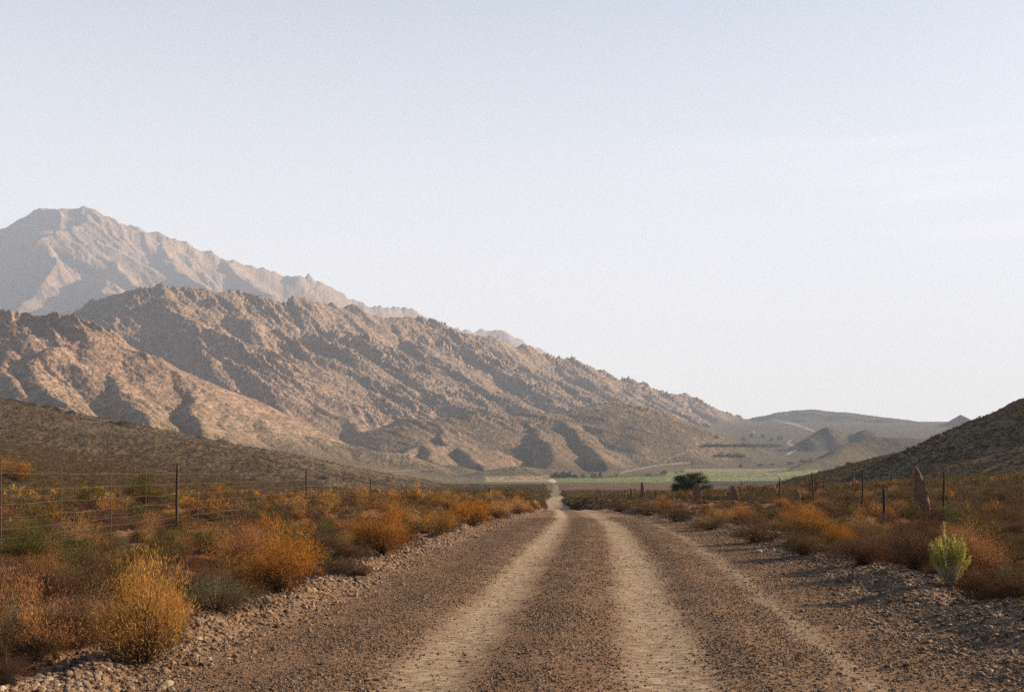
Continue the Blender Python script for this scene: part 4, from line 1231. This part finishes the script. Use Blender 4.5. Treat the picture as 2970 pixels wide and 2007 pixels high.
tree(2132, 1412, 46, 32, 'green', 1, 'green bushy tree behind the notched standing stone', Y=340)
tree(940, 1366, 30, 13, 'round', 1, 'small black-green tree alone on the brown plain left of the road', Y=520)
tree(350, 1290, 70, 22, 'round', 0, 'wide dark green tree on the left hillside', Y=640)
tree(318, 1284, 40, 16, 'round', 1, 'dark tree touching the wide one on the left hillside', Y=650)
tree(577, 1312, 22, 10, 'round', 0, 'tiny dark tree on the left hillside, right of the wide dark ones', Y=700)
for i, (px, py) in enumerate(((30, 1196), (55, 1206), (90, 1222), (130, 1240), (165, 1256), (205, 1272))):
    tree(px, py, 34, 13, 'round', i, 'dark shrubby tree in the row near the crest of the left hillside', 'dark trees on the left hill crest', Y=700)
G_F = 'trees at the foot of the mountains'
for i, (px, py, w, h, kd, lab) in enumerate([
 (1669, 1386, 17, 15, 'round', 'left one of two round dark trees behind the green field'),
 (1691, 1386, 15, 15, 'round', 'right one of two round dark trees behind the green field'),
 (1722, 1386, 22, 18, 'round', 'dark spreading tree at the far edge of the green field'),
 (1741, 1386, 18, 18, 'cone', 'dark pointed tree touching the spreading one at the field edge'),
 (1788, 1384, 20, 14, 'pale', 'pale yellow tree at the far edge of the green field'),
 (1772, 1385, 18, 10, 'pale', 'low yellowish bush left of the pale yellow tree'),
 (1880, 1380, 20, 9, 'round', 'low dark bush between pale trees at the field edge'),
 (1925, 1376, 24, 16, 'green', 'grey-green tree at the field edge left of the big dark tree'),
 (1978, 1371, 18, 14, 'pale', 'yellow tree peeping left above the big dark tree'),
 (1962, 1374, 16, 10, 'pale', 'small yellow bush above the big dark tree'),
 (2148, 1356, 16, 13, 'cone', 'dark tree above the tan field, leftmost there'),
 (2205, 1352, 20, 10, 'round', 'low dark tree above the tan field, second there'),
 (2240, 1350, 12, 10, 'round', 'small dark tree above the tan field, third there'),
 (2292, 1347, 22, 10, 'round', 'dark tree at the right end of the tan field'),
 (2352, 1340, 20, 16, 'pale', 'bright pale green tree at the toe of the dark spur'),
 (2330, 1342, 26, 12, 'green', 'dull green tree left of the bright pale one'),
]): tree(px, py, w, h, kd, i, lab, G_F)
for i in range(10):
    tree(1600 + i * 6.5 + (i % 2) * 2, 1386 - (i % 3), 15, 12 + 5 * (i % 3), ('round', 'open')[i % 2], i, 'dark tree in the grove where the road meets the mountain foot', 'grove at the end of the road')
for i in range(11):
    tree(2076 + i * 8, 1326 - (i % 3), 14, 8 + 3 * ((i * 7) % 3), 'round', i, 'dark tree in the short row on the valley slope above the fields', 'short tree row above the fields')
for i in range(22):
    tree(2040 + i * 10.5, 1297 - (i % 2), 18, 9 + (i * 5) % 7, 'round', i, 'dark tree in the long band across the head of the valley', 'long tree band across the valley')
for i, (px, py, h) in enumerate(((2157, 1278, 13), (2180, 1270, 16), (2212, 1270, 14), (2238, 1279, 12), (2262, 1276, 16), (2078, 1272, 12))):
    tree(px, py, 16, h, 'round', i, 'single dark tree above the long band at the valley head', 'single trees at the valley head')

# ---- the uncountable low scrub
def keep_near(x, y, u):
    left = u < 0
    edge = np.where(left, u < -4.4, u > 5.2)
    bare = soilgap(x, y) > np.where(left & (x < -6.6) & (y > 17), -.05, .5)
    return edge & ~bare
plant_zone(5200, 6.5, 30, 1.6, .66, None, 'scrub', 0, 'low brown and grey-green karoo scrub close to the road', keep_near)
def keep_mid(x, y, u):
    return ((u < -4.2) | (u > 4.7)) & ~(soilgap(x, y) > np.where((x < 0) & (y < 60), .0, .40))
plant_zone(15000, 30, 95, 1.4, .85, None, 'scrub', 1, 'brown scrub covering the middle ground either side of the road', keep_mid)
def keep_far(x, y, u):
    return ((u < -3.9) | (u > 4.2)) & (patchn(x, y, 30, 351) < .75)
plant_zone(52000, 95, 400, 1.2, 1.1, None, 'scrub', 2, 'brown and olive scrub on the plain and the near slopes', keep_far)
def keep_verge(x, y, u):
    return (u > 5.35) & (u < np.where(y < 26, 6.3, 7.6))
plant_zone(5200, 8.5, 55, 1.1, .85, None, 'scrub', 0, 'dark scrub crowding the right verge and shading the rubble', keep_verge)
def keep_hill(x, y, u):
    return x / y > .22
plant_zone(26000, 150, 470, 1.3, 1.15, None, 'scrub', 2, 'olive scrub covering the right hillside', keep_hill)
def keep_slope(x, y, u):
    t = x / y
    field_ = (t > .03) & (t < .30) & (y > 540)
    return (np.abs(u) > 5) & ~field_ & (patchn(x, y, 60, 361) < .35) & (RS.uniform(0, 1, len(x)) > .6 * sm(500, 900, y) * (t < 0))
plant_zone(60000, 400, 1050, 1.1, 1.6, None, 'scrub', 2, 'dark distant scrub on the left hillside and valley floor', keep_slope, .52)


# ------------------------------------------------------------------ farmhouses, car, dust
M_WHITE = mat_plain('whitewash', (.75, .72, .66), .8, 3, .06); M_ROOF = mat_plain('tin_roof', (.38, .33, .30), .6, 3, .15); M_DARK = mat_plain('dark_glass', (.03, .03, .035), .3, 3, .1)
def box(x0, x1, y0, y1, z0, z1):
    v = [(x, y, z) for z in (z0, z1) for y in (y0, y1) for x in (x0, x1)]
    return v, [(0, 2, 3, 1), (4, 5, 7, 6), (0, 1, 5, 4), (2, 6, 7, 3), (0, 4, 6, 2), (1, 3, 7, 5)]
def farmhouse(px, py, label):
    X, Y, Z = pix_far(px, py, 1500)
    e = empty('farmhouse', (X, Y, Z)); tag(e, label, 'house', 'white farmhouses')
    v, f = box(-6, 6, -3.5, 3.5, -1, 3); link('wall', np_mesh('wall', v, np.array(f)), M_WHITE, e)
    v = [(-6.5, -4, 3.01), (6.5, -4, 3.01), (6.5, 4, 3.01), (-6.5, 4, 3.01), (-6.5, 0, 5), (6.5, 0, 5)]
    link('roof', np_mesh('roof', v, [np.array([(0, 1, 5, 4), (2, 3, 4, 5), (0, 3, 2, 1)]), np.array([(0, 4, 3), (1, 2, 5)])]), M_ROOF, e)
    for x in (-4, 0, 3.4):
        v, f = box(x, x + 1.1, -3.56, -3.50, .9, 2.2); link('window', np_mesh('window', v, np.array(f)), M_DARK, e)
farmhouse(2055, 1236, 'tiny white farmhouse high on the far slope below the saddle')
farmhouse(2183, 1255, 'tiny white farmhouse above the trees at the head of the valley')

def car():
    Y = 1060.0; X = float(road_c(Y)); Z = float(terrain([X, X], [Y, Y])[0])
    e = empty('car', (X, Y, Z + .05)); tag(e, 'small dark car far down the gravel road, ahead of its dust', 'car')
    prof = [(-.85, .35), (-.9, .75), (-.86, 1.0), (-.7, 1.05), (.7, 1.05), (.86, 1.0), (.9, .75), (.85, .35)]
    M_CAR = mat_plain('dark_car_paint', (.03, .03, .035), .35, 2, .1)
    v = []; n = len(prof)
    for y, k in ((-2.1, .92), (-1.9, 1), (1.9, 1), (2.1, .92)):
        for x, z in prof: v.append((x * k, y, z))
    f = [(i * n + j, i * n + (j + 1) % n, (i + 1) * n + (j + 1) % n, (i + 1) * n + j) for i in range(3) for j in range(n)]
    b = link('body', np_mesh('body', v, [np.array(f), np.array([list(range(n))[::-1], [3 * n + q for q in range(n)]])]), M_CAR, e)
    v = [(-.8, -1.2, 1.052), (.8, -1.2, 1.052), (.8, 1.6, 1.052), (-.8, 1.6, 1.052), (-.62, -.5, 1.62), (.62, -.5, 1.62), (.62, 1.3, 1.62), (-.62, 1.3, 1.62)]
    link('cabin', np_mesh('cabin', v, np.array([(0, 1, 5, 4), (1, 2, 6, 5), (2, 3, 7, 6), (3, 0, 4, 7), (4, 5, 6, 7)])), M_DARK, e)
    for sx in (-.86, .86):
        for sy in (-1.3, 1.3):
            a = np.linspace(0, 2 * math.pi, 17)[:-1]
            v = [(sx + d, sy + .34 * math.cos(q), .34 + .34 * math.sin(q)) for d in (-.11, .11) for q in a]
            link('wheel', np_mesh('wheel', v, [np.array([(i, (i + 1) % 16, 16 + (i + 1) % 16, 16 + i) for i in range(16)]), np.array([list(range(16)), list(range(31, 15, -1))])]), M_DARK, e)
    v, f = box(-.75, -.5, -2.12, -2.05, .7, .82); link('headlight', np_mesh('headlight', v, np.array(f)), M_WHITE, e)
    v, f = box(.5, .75, -2.12, -2.05, .7, .82); link('headlight', np_mesh('headlight', v, np.array(f)), M_WHITE, e)
    # dust trailing behind, drifting left
    m, nt, out = new_mat('road_dust')
    p = nt.nodes.new('ShaderNodeVolumePrincipled'); p.inputs['Color'].default_value = (.95, .90, .84, 1); p.inputs['Density'].default_value = .02
    nt.links.new(p.outputs['Volume'], out.inputs['Volume'])
    vv, ff = ico(3); r = 1 + .25 * perlin(vv[:, 0] * 2, vv[:, 1] * 2 + vv[:, 2] * 2, 5)
    vv = vv * r[:, None] * np.array([4.2, 24, 1.7]) + np.array([-.8, 28, 1.6])
    vv[:, 2] += .05 * vv[:, 1]; vv[:, 0] -= .05 * vv[:, 1]
    d = link('dust', np_mesh('dust', vv, ff, smooth=True), m); d.location = (X, Y, Z)
    tag(d, 'pale dust cloud raised by the car far down the road', kind='stuff')
car()
